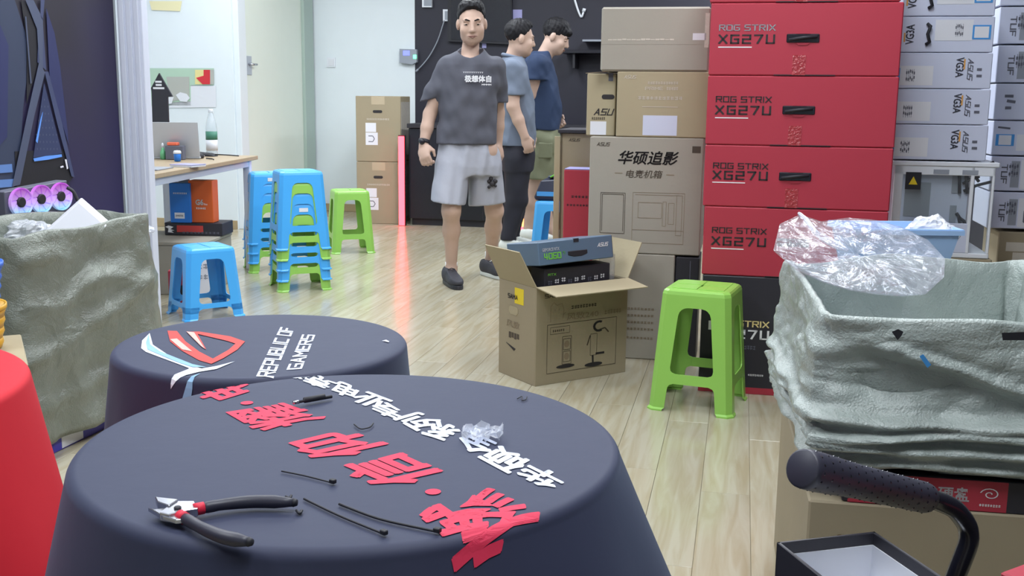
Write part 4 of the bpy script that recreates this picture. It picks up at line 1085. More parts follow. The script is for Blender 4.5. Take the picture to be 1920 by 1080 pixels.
# boxes under the desk
us = P(360, 560, 0)
cb = thing('storage_box', 'grey brown storage chest under the desk', 'box', (-1.98, 6.02, 0), drz)
MB().box(-.28, .22, 0, .5, 0, .285).build('chest_body', MATS['carton_grey'], cb, bevel=.004); MB().box(-.285, .225, -.005, .505, .286, .305).build('chest_lid', MATS['carton_grey'], cb, bevel=.003)
ZB = .306
def atz(px, py, z=ZB): q = P(px, py, z); return (q.x, q.y, z + .0005)
kx = thing('motherboard_box', 'flat black box with a white bird mark under the orange box', 'box', atz(363, 442), drz)
MB().box(-.175, .175, 0, .20, 0, .075).build('box_body', MATS['black_card'], kx, bevel=.003)
MB().prism([(-.155, .018), (-.12, .015), (-.135, .026), (-.115, .03), (-.14, .036), (-.12, .05), (-.15, .058), (-.17, .05), (-.15, .04)], -.002, 0).build('bird_mark', MATS['white_ink'], kx)
patch(kx, 'red_picture', -.10, .06, .02, .06, MATS['logo_red']); scribble(kx, 'small_print', -.07, .16, .012, .012, MATS['grey_ink'], 10)
for px, m_, lb, wd, hh in ((339, 'blue_box', 'bright blue small box standing beside the orange box', .125, .235), (378, 'orange_box', 'bright orange small box with white lettering under the desk', .145, .25)):
    q = P(px, 418, ZB + .076)
    x = thing('power_supply_box', lb, 'box', (q.x, q.y, ZB + .077), drz, 'small boxes under the desk')
    MB().box(-wd / 2, wd / 2, 0, .10, 0, hh).build('box_body', MATS[m_], x, bevel=.003)
    if m_ == 'orange_box':
        letters(x, font_geo('G6', .03), -.032, .105, MATS['white_ink'], w=.048, h=.034); letters(x, font_geo('fits', .0), .018, .105, MATS['white_ink'], w=.022, h=.012); scribble(x, 'small_print', -.03, .03, .08, .012, MATS['white_ink'], 6)
    else:
        scribble(x, 'small_print', -.04, .045, .17, .010, MATS['white_ink'], 8); patch(x, 'white_label', -.035, .025, .025, .06, MATS['white_paper']); scribble(x, 'label_print', -.028, .018, .036, .012, MATS['grey_ink'], 5, y=-.002)
q = P(385, 555)
x = thing('leaflet_box', 'white printed flat box leaning behind the low blue stool', 'box', (q.x - .02, q.y - .03, 0), math.radians(14))
MB().box(-.09, .10, 0, .03, 0, .28).build('box_body', MATS['white_paper'], x, bevel=.002)
for zz in (.22, .16, .10): scribble(x, 'small_print', -.07, .08, zz, .03, MATS['grey_plastic'], 5)
x = thing('red_box', 'small red box on the floor behind the low blue stool', 'box', (-1.80, 5.66, 0), .2)
MB().box(-.05, .05, 0, .05, 0, .20).build('box_body', MATS['red_card'], x, bevel=.002); patch(x, 'label', -.03, .03, .05, .12, MATS['black_card'])
x = thing('leaning_sign', 'tall black printed board leaning on the wall behind the desk', 'board', (-2.30, 7.4, 0), -.1)
MB().box(-.11, .05, 0, .03, 0.0, .70).build('board', MATS['black_card'], x, bevel=.002); MB().prism([(-.06, .55), (-.02, .60), (-.02, .50)], -.002, 0).build('white_mark', MATS['white_ink'], x)

# things on the poster wall (its plane runs along V through C1)
def onw(px, py, off=0.0, p0=None, n=None):
    p0 = p0 or C1; n = n or (-U); d = ray(px, py); t = (p0 + n * off - CAM).dot(n) / d.dot(n); return CAM + d * t
def flat(name, pts, m, parent, p0=None, n=None, off=.004, th=.003):
    """flat board on a wall, outline in pixels turned into points on that wall"""
    n = n or (-U); w = [onw(x, y, off, p0, n) for x, y in pts]; o = parent.location if parent else Vector()
    rings = [[p - o for p in w], [p - o + n * th for p in w]]
    return MB().loft(rings).build(name, MATS[m], parent)
pb_ = thing('picture_board', 'pale green picture board with red and cream panels on the alcove wall', 'picture', tuple(onw(340, 195, 0)))
flat('board', [(268, 128), (401, 128), (401, 160), (358, 160), (358, 198), (268, 198)], 'poster_green', pb_)
flat('photo_field', [(312, 144), (355, 144), (355, 185), (320, 190)], 'poster_grey', pb_, off=.008)
flat('cream_panel', [(366, 131), (384, 131), (384, 158), (366, 158)], 'poster_cream', pb_, off=.008)
flat('red_panel', [(382, 131), (394, 131), (394, 158), (380, 158), (368, 146), (382, 142)], 'poster_red', pb_, off=.012)
flat('grey_panel', [(394, 131), (401, 131), (401, 158), (394, 158)], 'poster_grey', pb_, off=.010)
flat('white_shape', [(330, 178), (338, 173), (350, 176), (356, 184), (350, 191), (338, 190)], 'white_paper', pb_, off=.012)
flat('white_shape', [(308, 186), (318, 182), (326, 182), (322, 194), (308, 196)], 'white_paper', pb_, off=.012)
wp = thing('paper_sheet', 'blank white paper sheet beside the picture board', 'paper', tuple(onw(380, 200, 0)))
flat('sheet', [(358, 161), (405, 161), (405, 201), (318, 202), (318, 192), (358, 190)], 'white_paper', wp, off=.004)
nt_ = thing('yellow_note', 'pale yellow note high on the alcove wall', 'note', tuple(onw(310, 15, 0)))
flat('note_paper', [(280, 2), (341, 2), (338, 21), (285, 19)], 'note_yellow', nt_)
sg = thing('black_sign', 'black arrow shaped display sign standing on the desk behind the laptop', 'sign', (-2.26, 7.0, DH + .001), 0)
o = sg.location.copy(); yy = 7.0
pts = [Q(x, y, yy) for x, y in ((284, 214), (284, 172), (283, 165), (298, 137), (323, 181), (314, 182), (315, 216))]
zmin = min(p.z for p in pts)
pts[0].z = pts[-1].z = DH + .002
MB().loft([[p - o for p in pts], [p - o + Vector((0, .02, 0)) for p in pts]]).build('sign_board', MATS['black_card'], sg)
for px0, px1, py in ((291, 303, 155), (292, 303, 161), (287, 308, 167)):
    a = Q(px0, py, yy - .002) - o; b = Q(px1, py, yy - .002) - o
    MB().box(a.x, b.x, a.y, a.y + .002, a.z, a.z + .012).build('sign_print', MATS['white_ink'], sg)

# switch, access terminal on the white back wall
P2 = C2; 
sw_ = thing('light_switch', 'white light switch on the back wall', 'switch', tuple(onw(620, 125, 0, C2)))
flat('switch_plate', [(613, 108), (629, 108), (629, 126), (613, 126)], 'white_plastic', sw_, C2, off=.001, th=.010); flat('rocker', [(616, 111), (626, 111), (626, 123), (616, 123)], 'white_paper', sw_, C2, off=.012, th=.004)
ac = thing('access_terminal', 'grey wall terminal with a blue screen and green light beside the dark wall', 'terminal', tuple(onw(765, 118, 0, C2)))
flat('housing', [(752, 92), (784, 93), (784, 117), (776, 121), (752, 118)], 'grey_plastic', ac, C2, off=.001, th=.05); flat('screen', [(756, 95), (768, 95), (768, 104), (756, 104)], 'screen_blue', ac, C2, off=.052, th=.002)
flat('status_light', [(775, 103), (781, 103), (781, 110), (775, 110)], 'green_led', ac, C2, off=.052, th=.003)
ds = thing('door_sticker', 'grey sticker with a mark on the white door', 'sticker', tuple(onw(461, 125, 0, C1, V)))
flat('sticker_sheet', [(453, 116), (469, 119), (469, 134), (456, 136)], 'grey_plastic', ds, C1, V, off=.022, th=.002)

# ------------------------------------------------------------------ dark back wall and black counter
nb_ = Vector((-U.x, -U.y, 0))
def darkthing(name, label, cat, px, py): return thing(name, label, cat, tuple(onw(px, py, 0, C3)))
tv = darkthing('wall_screen', 'large black switched off screen on the dark wall behind the man in front', 'screen', 900, 84)
flat('bezel', [(842, -40), (961, -40), (962, 84), (842, 78)], 'black_matt', tv, C3, off=.002, th=.05); flat('panel', [(846, -36), (957, -36), (958, 79), (846, 74)], 'black_gloss', tv, C3, off=.053, th=.003)
for i, (pp, lb) in enumerate(((((793, -4), (811, -4), (811, 14), (793, 14)), 'white wall box at the top frame edge on the dark wall'), (((832, 18), (842, 18), (843, 40), (832, 40)), 'white socket with a cable left of the screen'))):
    s_ = darkthing('wall_socket', lb, 'socket', pp[3][0], pp[3][1]); flat('socket_plate', pp, 'white_plastic', s_, C3, off=.001, th=.03)
    flat('socket_face', [(pp[0][0] + 2, pp[0][1] + 3), (pp[1][0] - 2, pp[0][1] + 3), (pp[1][0] - 2, pp[2][1] - 3), (pp[0][0] + 2, pp[2][1] - 3)], 'grey_plastic', s_, C3, off=.032, th=.003)
def cable(label, px, m='grey_plastic', r=.006, off=.03, name='wall_cable'):
    w = sm([onw(x, y, off, C3) for x, y in px]); o = w[0]; c = thing(name, label, 'cable', tuple(o))
    MB().tube([p - o for p in w], r, 6).build('cable', MATS[m], c, smooth=True)
    MB().tube([w[-1] - o, w[-1] - o + (w[-1] - w[-2]).normalized() * .03], r * 1.6, 8).build('plug', MATS[m], c, smooth=True)
cable('grey cable drooping from the white socket to the wall terminal', [(833, 38), (822, 75), (806, 105), (792, 122), (784, 130)])
cable('white cable hanging from the top frame edge on the dark wall', [(1075, -10), (1081, 12), (1090, 36), (1094, 22)], 'white_plastic', .010)
for pts, lb in (([(962, 18), (979, 18), (979, 38), (962, 38)], 'pale pink sticker right of the screen on the dark wall'), ([(904, 77), (912, 77), (912, 90), (904, 90)], 'small lilac sticker below the screen on the dark wall')):
    s_ = darkthing('sticker', lb, 'sticker', pts[3][0], pts[3][1]); flat('sticker_sheet', pts, 'lilac', s_, C3, off=.003, th=.003)
sh = darkthing('wall_shelf', 'black wall shelf with small parts behind the third man', 'shelf', 1100, 104)
k0 = onw(1062, 96, 0, C3); o = sh.location.copy()
rot = Matrix.Translation(k0 - o) @ Matrix.Rotation(-RA, 4, 'Z')
MB().box(0, 1.2, -.28, 0, -.03, 0, rot).build('shelf_board', MATS['black_gloss'], sh, bevel=.003)
for x in (.1, .6, 1.1): MB().box(x, x + .02, -.25, 0, -.16, -.03, rot).build('bracket', MATS['black_matt'], sh)
sh2 = darkthing('wall_shelf', 'upper short shelf with a bright edge above the wall shelf', 'shelf', 1110, 78)
k0 = onw(1098, 76, 0, C3); o = sh2.location.copy(); rot = Matrix.Translation(k0 - o) @ Matrix.Rotation(-RA, 4, 'Z')
MB().box(0, .8, -.2, 0, -.02, 0, rot).build('shelf_board', MATS['grey_ink'], sh2, bevel=.002); MB().box(0, .8, -.203, -.2, -.018, -.002, rot).build('edge_strip', MATS['grey_plastic'], sh2)
# black counter with the red light bar
ct = thing('counter', 'long black counter along the dark wall behind the men', 'counter', (-.93, 9.52, 0), -RA)
MB().box(0, 3.4, 0, .62, .06, .86).build('counter_body', MATS['black_gloss'], ct, bevel=.004); MB().box(-.01, 3.41, -.02, .64, .862, .90).build('counter_top', MATS['black_matt'], ct, bevel=.003); MB().box(.02, 3.38, .03, .6, 0, .058).build('plinth', MATS['black_matt'], ct)
for x in (.68, 1.36, 2.04, 2.72): MB().box(x, x + .004, -.003, .0, .07, .85).build('door_gap', MATS['black_matt'], ct)
lb_ = thing('light_bar', 'glowing red upright light bar beside the brown cartons', 'light', (-.985, 9.46, 0), -RA)
MB().box(-.03, .03, -.005, .03, 0, .80).build('bar_housing', MATS['black_matt'], lb_); MB().box(-.026, .026, -.020, -.005, .004, .79).build('glow_tube', MATS['red_led'], lb_, bevel=.004)
lb2_ = thing('light_bar', 'short glowing red light at the foot of the counter between the legs', 'light', (.10, 9.24, 0), -RA)
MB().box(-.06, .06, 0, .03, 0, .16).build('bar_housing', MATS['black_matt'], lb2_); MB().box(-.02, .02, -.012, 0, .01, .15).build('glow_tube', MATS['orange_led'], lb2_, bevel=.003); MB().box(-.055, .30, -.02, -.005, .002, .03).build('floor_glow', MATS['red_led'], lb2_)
# ------------------------------------------------------------------ people: one continuous surface each, clothes as children
class Field:
    """distance field on a grid, turned into one surface"""
    def __init__(s, lo, hi, h):
        s.lo = np.array(lo, float); s.h = h
        s.n = np.ceil((np.array(hi, float) - s.lo) / h).astype(int) + 1
        s.f = np.full(tuple(s.n), 0.2, np.float32)
    def sub(s, lo, hi, pad=0.05):
        a = np.maximum(np.floor((np.array(lo) - pad - s.lo) / s.h).astype(int), 0); b = np.minimum(np.ceil((np.array(hi) + pad - s.lo) / s.h).astype(int) + 1, s.n)
        if np.any(b <= a): return None
        sl = tuple(slice(int(a[i]), int(b[i])) for i in range(3))
        ax = [s.lo[i] + s.h * np.arange(a[i], b[i]) for i in range(3)]
        return sl, ax[0][:, None, None], ax[1][None, :, None], ax[2][None, None, :]
    def put(s, sl, d, k):
        a = s.f[sl]; d = d.astype(np.float32)
        if k <= 0: s.f[sl] = np.minimum(a, d); return
        t = np.clip(.5 + .5 * (d - a) / k, 0, 1)
        s.f[sl] = d * (1 - t) + a * t - k * t * (1 - t)
    def cone(s, a, b, ra, rb, k=.02, flat=None):
        a = np.array(a, float); b = np.array(b, float); m = max(ra, rb)
        g = s.sub(np.minimum(a, b) - m, np.maximum(a, b) + m)
        if g is None: return s
        sl, x, y, z = g; d = b - a; L = max(d @ d, 1e-9)
        t = np.clip(((x - a[0]) * d[0] + (y - a[1]) * d[1] + (z - a[2]) * d[2]) / L, 0, 1)
        q = np.sqrt((x - a[0] - t * d[0]) ** 2 + (y - a[1] - t * d[1]) ** 2 + (z - a[2] - t * d[2]) ** 2) - (ra + (rb - ra) * t)
        s.put(sl, q, k); return s
    def ell(s, c, r, R=None, k=.02, cut=False):
        c = np.array(c, float); r = np.array(r, float); m = r.max()
        g = s.sub(c - m, c + m)
        if g is None: return s
        sl, x, y, z = g; X, Y, Z = x - c[0], y - c[1], z - c[2]
        if R is not None:
            X, Y, Z = (R[0][0] * X + R[1][0] * Y + R[2][0] * Z, R[0][1] * X + R[1][1] * Y + R[2][1] * Z, R[0][2] * X + R[1][2] * Y + R[2][2] * Z)
        d = (np.sqrt((X / r[0]) ** 2 + (Y / r[1]) ** 2 + (Z / r[2]) ** 2) - 1) * r.min()
        if cut: s.f[sl] = np.maximum(s.f[sl], -d.astype(np.float32))
        else: s.put(sl, d, k)
        return s
    def trunk(s, lev, yaw=0.0, k=.03, p=2.4):
        """lev: (z, cx, cy, half width, half depth) upwards; yaw turns the section"""
        lev = sorted(lev); zz = [l[0] for l in lev]; m = max(max(l[3], l[4]) for l in lev)
        cx = [l[1] for l in lev]; cy = [l[2] for l in lev]
        g = s.sub((min(cx) - m, min(cy) - m, zz[0]), (max(cx) + m, max(cy) + m, zz[-1]))
        sl, x, y, z = g; zv = z.ravel()
        it = lambda i: np.interp(zv, zz, [l[i] for l in lev])[None, None, :]
        X = x - it(1); Y = y - it(2); c, sn = math.cos(yaw), math.sin(yaw)
        X, Y = c * X + sn * Y, -sn * X + c * Y
        a, b = it(3), it(4)
        d = ((np.abs(X / a) ** p + np.abs(Y / b) ** p) ** (1 / p) - 1) * np.minimum(a, b)
        d = np.maximum(d, np.maximum(zz[0] - z, z - zz[-1])); s.put(sl, d, k); return s
    def plane(s, p, n):
        """removes everything on the side n points to"""
        p = np.array(p, float); n = np.array(n, float); n /= np.linalg.norm(n)
        ax = [s.lo[i] + s.h * np.arange(s.n[i]) for i in range(3)]
        d = (ax[0][:, None, None] - p[0]) * n[0] + (ax[1][None, :, None] - p[1]) * n[1] + (ax[2][None, None, :] - p[2]) * n[2]
        s.f = np.maximum(s.f, d.astype(np.float32)); return s
    def wrinkle(s, amp, fx, fy, fz, seed=0.0):
        ax = [s.lo[i] + s.h * np.arange(s.n[i]) for i in range(3)]; x, y, z = ax[0][:, None, None], ax[1][None, :, None], ax[2][None, None, :]
        w = np.sin(fx * x + fz * z + seed) * np.sin(fy * y + .6 * fz * z + 2.1 * seed) + .6 * np.sin(1.7 * fx * x - 1.3 * fz * z + fy * y + seed * 3)
        s.f = s.f + (amp * w).astype(np.float32); return s
    def surface(s):
        f = s.f; f[0] = f[-1] = .2; f[:, 0] = f[:, -1] = .2; f[:, :, 0] = f[:, :, -1] = .2
        neg = f < 0; n = np.array(f.shape) - 1
        cnt = np.zeros(n, np.int8)
        for i in (0, 1):
            for j in (0, 1):
                for k in (0, 1): cnt += neg[i:i + n[0], j:j + n[1], k:k + n[2]]
        act = (cnt > 0) & (cnt < 8); ids = np.argwhere(act); idx = -np.ones(n, np.int64); idx[act] = np.arange(len(ids))
        I, Jj, K = ids.T; acc = np.zeros((len(ids), 3)); num = np.zeros(len(ids))
        cor = [(a, b, c) for a in (0, 1) for b in (0, 1) for c in (0, 1)]
        val = {c: f[I + c[0], Jj + c[1], K + c[2]] for c in cor}
        for c in cor:
            for ax in range(3):
                if c[ax]: continue
                e = list(c); e[ax] = 1; e = tuple(e); va, vb = val[c], val[e]; m = (va < 0) != (vb < 0)
                t = np.where(m, va / np.where(m, va - vb, 1), 0)
                for q in range(3): acc[:, q] += np.where(m, c[q] + (t if q == ax else 0), 0)
                num += m
        co = s.lo + s.h * (ids + acc / num[:, None]); quads = []
        for ax in range(3):
            o = [q for q in range(3) if q != ax]
            sl0 = [slice(None)] * 3; sl1 = [slice(None)] * 3; sl0[ax] = slice(0, -1); sl1[ax] = slice(1, None)
            a = neg[tuple(sl0)]; b = neg[tuple(sl1)]; e = np.argwhere(a != b)
            e = e[(e[:, o[0]] > 0) & (e[:, o[1]] > 0) & (e[:, o[0]] < n[o[0]]) & (e[:, o[1]] < n[o[1]])]
            sg = a[tuple(e.T)]; d0 = np.zeros(3, int); d0[o[0]] = 1; d1 = np.zeros(3, int); d1[o[1]] = 1
            g = [idx[tuple((e - w).T)] for w in (d0 * 0, d0, d0 + d1, d1)]
            q = np.stack(g, 1); fl = sg if ax != 1 else ~sg; q[~fl] = q[~fl][:, ::-1]; quads.append(q)
        return co, np.concatenate(quads)
    def build(s, name, m, parent):
        co, q = s.surface()
        for _ in range(2):       # light smoothing
            acc = np.zeros_like(co); num = np.zeros(len(co))
            for a, b in ((0, 1), (1, 2), (2, 3), (3, 0)):
                np.add.at(acc, q[:, a], co[q[:, b]]); np.add.at(num, q[:, a], 1)
            co = co * .5 + .5 * acc / num[:, None]
        co = co - np.array(parent.matrix_basis.translation)
        me = bpy.data.meshes.new(name); me.from_pydata(co.tolist(), [], q.tolist()); me.update(); me.shade_smooth(); me.materials.append(m)
        return obj(name, me, parent)

def rotm(yaw, pitch, roll=0.0):
    """head turn: face looks along local -y"""
    return (Matrix.Rotation(yaw, 3, 'Z') @ Matrix.Rotation(pitch, 3, 'X') @ Matrix.Rotation(roll, 3, 'Y'))
def head_skin(F, c, R, s=1.0):
    Rn = np.array(R); h = lambda *p: np.array(c) + Rn @ (np.array(p) * s)
    e = lambda p, r, k=.02, cut=False: F.ell(h(*p), np.array(r) * s, Rn, k, cut)
    e((0, .018, .040), (.076, .093, .083)); e((0, -.02, -.02), (.062, .074, .085), .03)
    e((0, -.050, -.086), (.034, .036, .030), .03)
    for sx in (-1, 1):
        e((sx * .044, -.055, -.030), (.024, .026, .026), .02)          # cheek
        e((sx * .044, -.012, -.066), (.020, .040, .028), .03)          # jaw
        e((sx * .034, -.098, .004), (.019, .020, .011), .0, True)      # eye socket
        e((sx * .078, .012, -.008), (.012, .021, .032), .006)          # ear
    F.cone(h(-.042, -.078, .024), h(.042, -.078, .024), .010 * s, .010 * s, .012)
    F.cone(h(0, -.088, .014), h(0, -.106, -.030), .008 * s, .0125 * s, .012)
    for sx in (-1, 1): F.cone(h(sx * .010, -.094, -.034), h(sx * .014, -.088, -.034), .008 * s, .007 * s, .006)
    F.cone(h(-.022, -.085, -.060), h(.022, -.085, -.060), .006 * s, .006 * s, .012)
    F.cone(h(-.018, -.085, -.069), h(.018, -.085, -.069), .006 * s, .006 * s, .010)
def head_parts(root, c, R, s=1.0, hair='short'):
    h = lambda *p: Vector(c) + R @ (Vector(p) * s) - root.location
    for sx in (-1, 1):
        ey = MB().ell((0, 0, 0), (.0125 * s, .008 * s, .0048 * s), 12, 8, Matrix.Translation(h(sx * .033, -.080, .003)) @ R.to_4x4()).build('eye', MATS['eye_white'], root, smooth=True)
        MB().ell((0, 0, 0), (.0052 * s, .004 * s, .0046 * s), 10, 6, Matrix.Translation(h(sx * .033, -.0862, .003)) @ R.to_4x4()).build('iris', MATS['hair'], ey, smooth=True)
        MB().tube([h(sx * .021, -.0815, .0055), h(sx * .033, -.0885, .0085), h(sx * .046, -.079, .0045)], .0036 * s, 6).build('eyelid', MATS['skin'], ey, smooth=True)
        MB().tube([h(sx * .013, -.0915, .023), h(sx * .032, -.0905, .030), h(sx * .051, -.075, .024)], [.003 * s, .0045 * s, .002 * s], 6).build('eyebrow', MATS['hair'], root, smooth=True)
    MB().tube([h(-.027, -.0880, -.0630), h(-.012, -.0958, -.0595), h(.0, -.0965, -.0605), h(.012, -.0958, -.0595), h(.027, -.0880, -.0630)], [.0015 * s, .0035 * s, .0038 * s, .0035 * s, .0015 * s], 8).build('upper_lip', MATS['lips'], root, smooth=True)
    MB().tube([h(-.025, -.0880, -.0645), h(.0, -.0968, -.0685), h(.025, -.0880, -.0645)], [.0015 * s, .0042 * s, .0015 * s], 8).build('lower_lip', MATS['lips'], root, smooth=True)
    lo = np.array(c) - .17; hi = np.array(c) + .19; F = Field(lo, hi, .005); Rn = np.array(R); hh = lambda *p: np.array(c) + Rn @ (np.array(p) * s)
    F.ell(hh(0, .020, .046), np.array((.0815, .098, .086)) * s, Rn, 0)
    if hair == 'short':
        F.ell(hh(0, -.005, .098), np.array((.066, .075, .040)) * s, Rn, .02)
        n = Rn @ np.array((0, -.75, -.66)); F.plane(hh(0, -.055, .074), n)
        F.ell(hh(0, -.085, -.01), np.array((.074, .075, .098)) * s, Rn, 0, True)
        F.plane(hh(0, .05, -.055), Rn @ np.array((0, .0, -1.0)))
    else:
        F.ell(hh(0, .010, .085), np.array((.078, .088, .060)) * s, Rn, .02)
        F.ell(hh(0, -.070, .062), np.array((.060, .034, .030)) * s, Rn, .02)
        F.ell(hh(0, -.095, -.035), np.array((.080, .090, .078)) * s, Rn, 0, True)
        F.plane(hh(0, .05, -.045), Rn @ np.array((0, .15, -1.0)))
    for sx in (-1, 1): F.ell(hh(sx * .08, .008, -.02), np.array((.02, .028, .045)) * s, Rn, 0, True)
    F.wrinkle(.0022, 130, 150, 90, 1.0)
    F.build('hair', MATS['hair'], root)
def hand(F, w, d, side, out, s=1.0, curl=1.0):
    """relaxed, curled hand: w wrist, d down the hand, side = across the knuckles towards the thumb, out = palm normal"""
    w = np.array(w, float); d = np.array(d, float); d /= np.linalg.norm(d); side = np.array(side, float); side -= d * (side @ d); side /= np.linalg.norm(side)
    out = np.cross(d, side) if out is None else np.array(out, float)
    out -= d * (out @ d) + side * (out @ side); out /= np.linalg.norm(out)
    R = np.stack([side, out, d], 1)
    F.ell(w + d * .048 * s, np.array((.042, .019, .054)) * s, R, .015)
    for i, (o, L) in enumerate(((.030, .040), (.010, .045), (-.010, .042), (-.029, .034))):
        a = w + d * .088 * s + side * o * s; b = a + (d * .75 + out * .65 * curl) * L * .9 * s; c = b + (d * (1 - .9 * curl) * .6 + out * .75 * curl - d * .25 * curl) * L * .75 * s
        e = c + (out * .15 - d * .6 * curl + d * .3 * (1 - curl)) * L * .5 * s
        F.cone(a, b, .0098 * s, .0090 * s, .006); F.cone(b, c, .0090 * s, .0082 * s, .004); F.cone(c, e, .0082 * s, .0072 * s, .004)
    a = w + d * .028 * s + side * .034 * s + out * .006; b = a + (d * .6 + side * .5 + out * .35) * .038 * s; c = b + (d * .85 - side * .15 + out * .45) * .032 * s
    F.cone(a, b, .013 * s, .0108 * s, .010); F.cone(b, c, .0105 * s, .0085 * s, .004)
def shoe(root, heel, toe, m, sole_m, s=1.0, label=None):
    """heel and toe are points on the floor"""
    heel = Vector(heel); toe = Vector(toe); d = (toe - heel); L = d.length; d.normalize(); n = Vector((-d.y, d.x, 0))
    yaw = math.atan2(d.y, d.x); R = np.array(Matrix.Rotation(yaw, 3, 'Z')); pt = lambda x, y, z: np.array(heel + d * x + n * y + Vector((0, 0, z)))
    F = Field(np.minimum(np.array(heel), np.array(toe)) - .12, np.maximum(np.array(heel), np.array(toe)) + np.array((.12, .12, .22)), .005)
    F.ell(pt(L * .72, 0, .040), (L * .28, .046, .038), R, .02); F.ell(pt(L * .30, 0, .048), (L * .30, .038, .045), R, .03); F.ell(pt(L * .20, 0, .075), (L * .17, .033, .045), R, .03)
    F.cone(pt(L * .42, 0, .085), pt(L * .62, 0, .062), .026, .026, .03)
    F.plane((0, 0, .018), (0, 0, -1)); F.plane(pt(L * .2, 0, .112), R @ np.array((.25, 0, 1)))
    F.ell(pt(L * .19, 0, .125), (.040, .026, .05), R, 0, True)
    up_ = F.build('shoe', m, root)
    n2 = 28; out_ = []
    for i in range(n2):
        a = 2 * PI * i / n2; x = math.cos(a); wv = .040 + .008 * max(0, x) - .003 * max(0, -x)
        out_.append((L * .5 + L * .52 * x, (wv) * math.sin(a) * (1 + .25 * abs(math.cos(a)) ** 2)))
    rings = [[tuple(heel + d * x * k + n * y * k2 + Vector((0, 0, z)) - root.location) for x, y in out_] for z, k, k2 in ((.001, .995, .93), (.006, 1.0, 1.0), (.020, 1.0, 1.0), (.026, .995, .95))]
    MB().loft(rings).build('sole', sole_m, up_, smooth=False)
    mb = MB()
    for q in range(3):
        x = L * (.44 + .075 * q); z = .108 - .018 * q; mb.tube([Vector(pt(x, -.022, z - .008)) - root.location, Vector(pt(x, 0, z)) - root.location, Vector(pt(x, .022, z - .008)) - root.location], .003, 6)
    mb.build('laces', sole_m if sole_m != m else MATS['black_matt'], up_, smooth=True)
def A(v): return np.array(v, float)

# ---- the man in front
Y1 = 6.5
J = lambda px, py, Y=Y1: A(Q(px, py, Y))
fl_ = P(846, 533); fr_ = P(920, 516)
p1 = thing('person', 'man in grey printed T-shirt and pale shorts facing the camera', 'person', (Q(885, 530, Y1).x, Y1, 0))
SK = MATS['skin']
hc = J(884.5, 44); hR = rotm(math.radians(4), math.radians(9), math.radians(-2)); hs = 1.04
ankL = A((fl_.x, fl_.y + .02, .10)); ankR = A((fr_.x, fr_.y + .02, .10))
kneL = J(846, 395, 6.40); kneR = J(927, 395, 6.60); hipL = J(853, 285); hipR = J(907, 285)
shL = J(837, 130); shR = J(930, 130, 6.55); elL = J(806, 214, 6.50); wrL = J(794, 272, 6.44); elR = J(934, 212, 6.66); wrR = J(934, 268, 6.66)
F = Field(A(p1.location) + A((-.36, -.36, 0)), A(p1.location) + A((.36, .42, 1.80)), .006)
head_skin(F, hc, hR, hs)
nk = J(881, 104, 6.54); F.cone(J(884, 70, 6.545), nk, .047, .056, .02); F.cone(nk + A((0, 0, -.03)), J(842, 128, 6.53), .045, .042, .03); F.cone(nk + A((0, 0, -.03)), J(926, 128, 6.53), .045, .042, .03)
F.trunk([(J(880, y)[2], J(x, y)[0], Y1 + .01, w, dp) for y, x, w, dp in ((110, 881, .13, .07), (130, 880, .165, .09), (180, 878, .155, .095), (230, 877, .145, .09), (285, 878, .155, .095), (300, 879, .14, .09))])
for s_, e_, w_, k_ in ((shL, elL, wrL, 1), (shR, elR, wrR, -1)):
    F.cone(s_, e_, .046, .038, .03); F.cone(e_, (e_ * .55 + w_ * .45), .041, .038, .015); F.cone(e_ * .55 + w_ * .45, w_, .037, .027, .015)
hand(F, wrL, J(797, 300, 6.38) - wrL, (1, -.6, 0), (.75, .5, -.1), 1.02)
hand(F, wrR, J(941, 296, 6.64) - wrR, (-.3, -1, 0), (-.9, .3, 0), .95)
for h_, k_, a_ in ((hipL, kneL, ankL), (hipR, kneR, ankR)):
    F.cone(h_, k_, .084, .055, .03); m_ = k_ * .66 + a_ * .34 + A((0, .02, 0)); F.cone(k_, m_, .051, .051, .03); F.cone(m_, a_, .049, .032, .03); F.cone(a_, a_ * A((1, 1, .55)) + A((0, -.03, 0)), .036, .036, .02)
F.build('body', SK, p1)
head_parts(p1, hc, hR, hs, 'short')
lo = A(p1.location) + A((-.36, -.3, .70)); hi = A(p1.location) + A((.36, .35, 1.62))
F = Field(lo, hi, .006)
F.trunk([(J(880, y)[2], J(x, y)[0], Y1 + .01, w, dp) for y, x, w, dp in ((92, 883, .070, .070), (102, 882, .115, .085), (111, 882, .160, .098), (122, 881, .182, .110), (160, 879, .184, .122), (200, 877, .178, .124), (240, 875, .186, .126), (271, 874, .193, .130))], p=2.3)
F.cone(J(838, 126), J(811, 176), .062, .055, .035); F.cone(J(811, 176), J(800, 205), .055, .058, .01)
F.cone(J(930, 126, 6.54), J(936, 185, 6.60), .062, .050, .035); F.cone(J(936, 185, 6.60), J(936, 215, 6.64), .050, .052, .01)
dL = J(800, 205) - J(824, 150)
F.wrinkle(.0045, 26, 5, 15, .7); F.wrinkle(.0030, 12, 4, 36, 2.0); F.wrinkle(.0016, 60, 10, -34, 1.0)
zS = J(806, 186)[2]
ax = [F.lo[i] + F.h * np.arange(F.n[i]) for i in range(3)]
xx = ax[0][:, None, None]; zz_ = ax[2][None, None, :]
# sleeves end at their hems, the body at its own
lft = J(819, 200)[0]; rgt = J(932, 200)[0]
cutm = np.where((xx < lft), (zS + .25 * (xx - J(808, 186)[0]) - zz_), np.where(xx > rgt, J(938, 193)[2] - zz_, J(875, 270)[2] - zz_ + 0 * xx))
F.f = np.maximum(F.f, cutm.astype(np.float32))
F.ell(J(882, 88, 6.47), (.080, .090, .072), None, 0, True)
sh1 = F.build('t_shirt', MATS['shirt_grey'], p1)
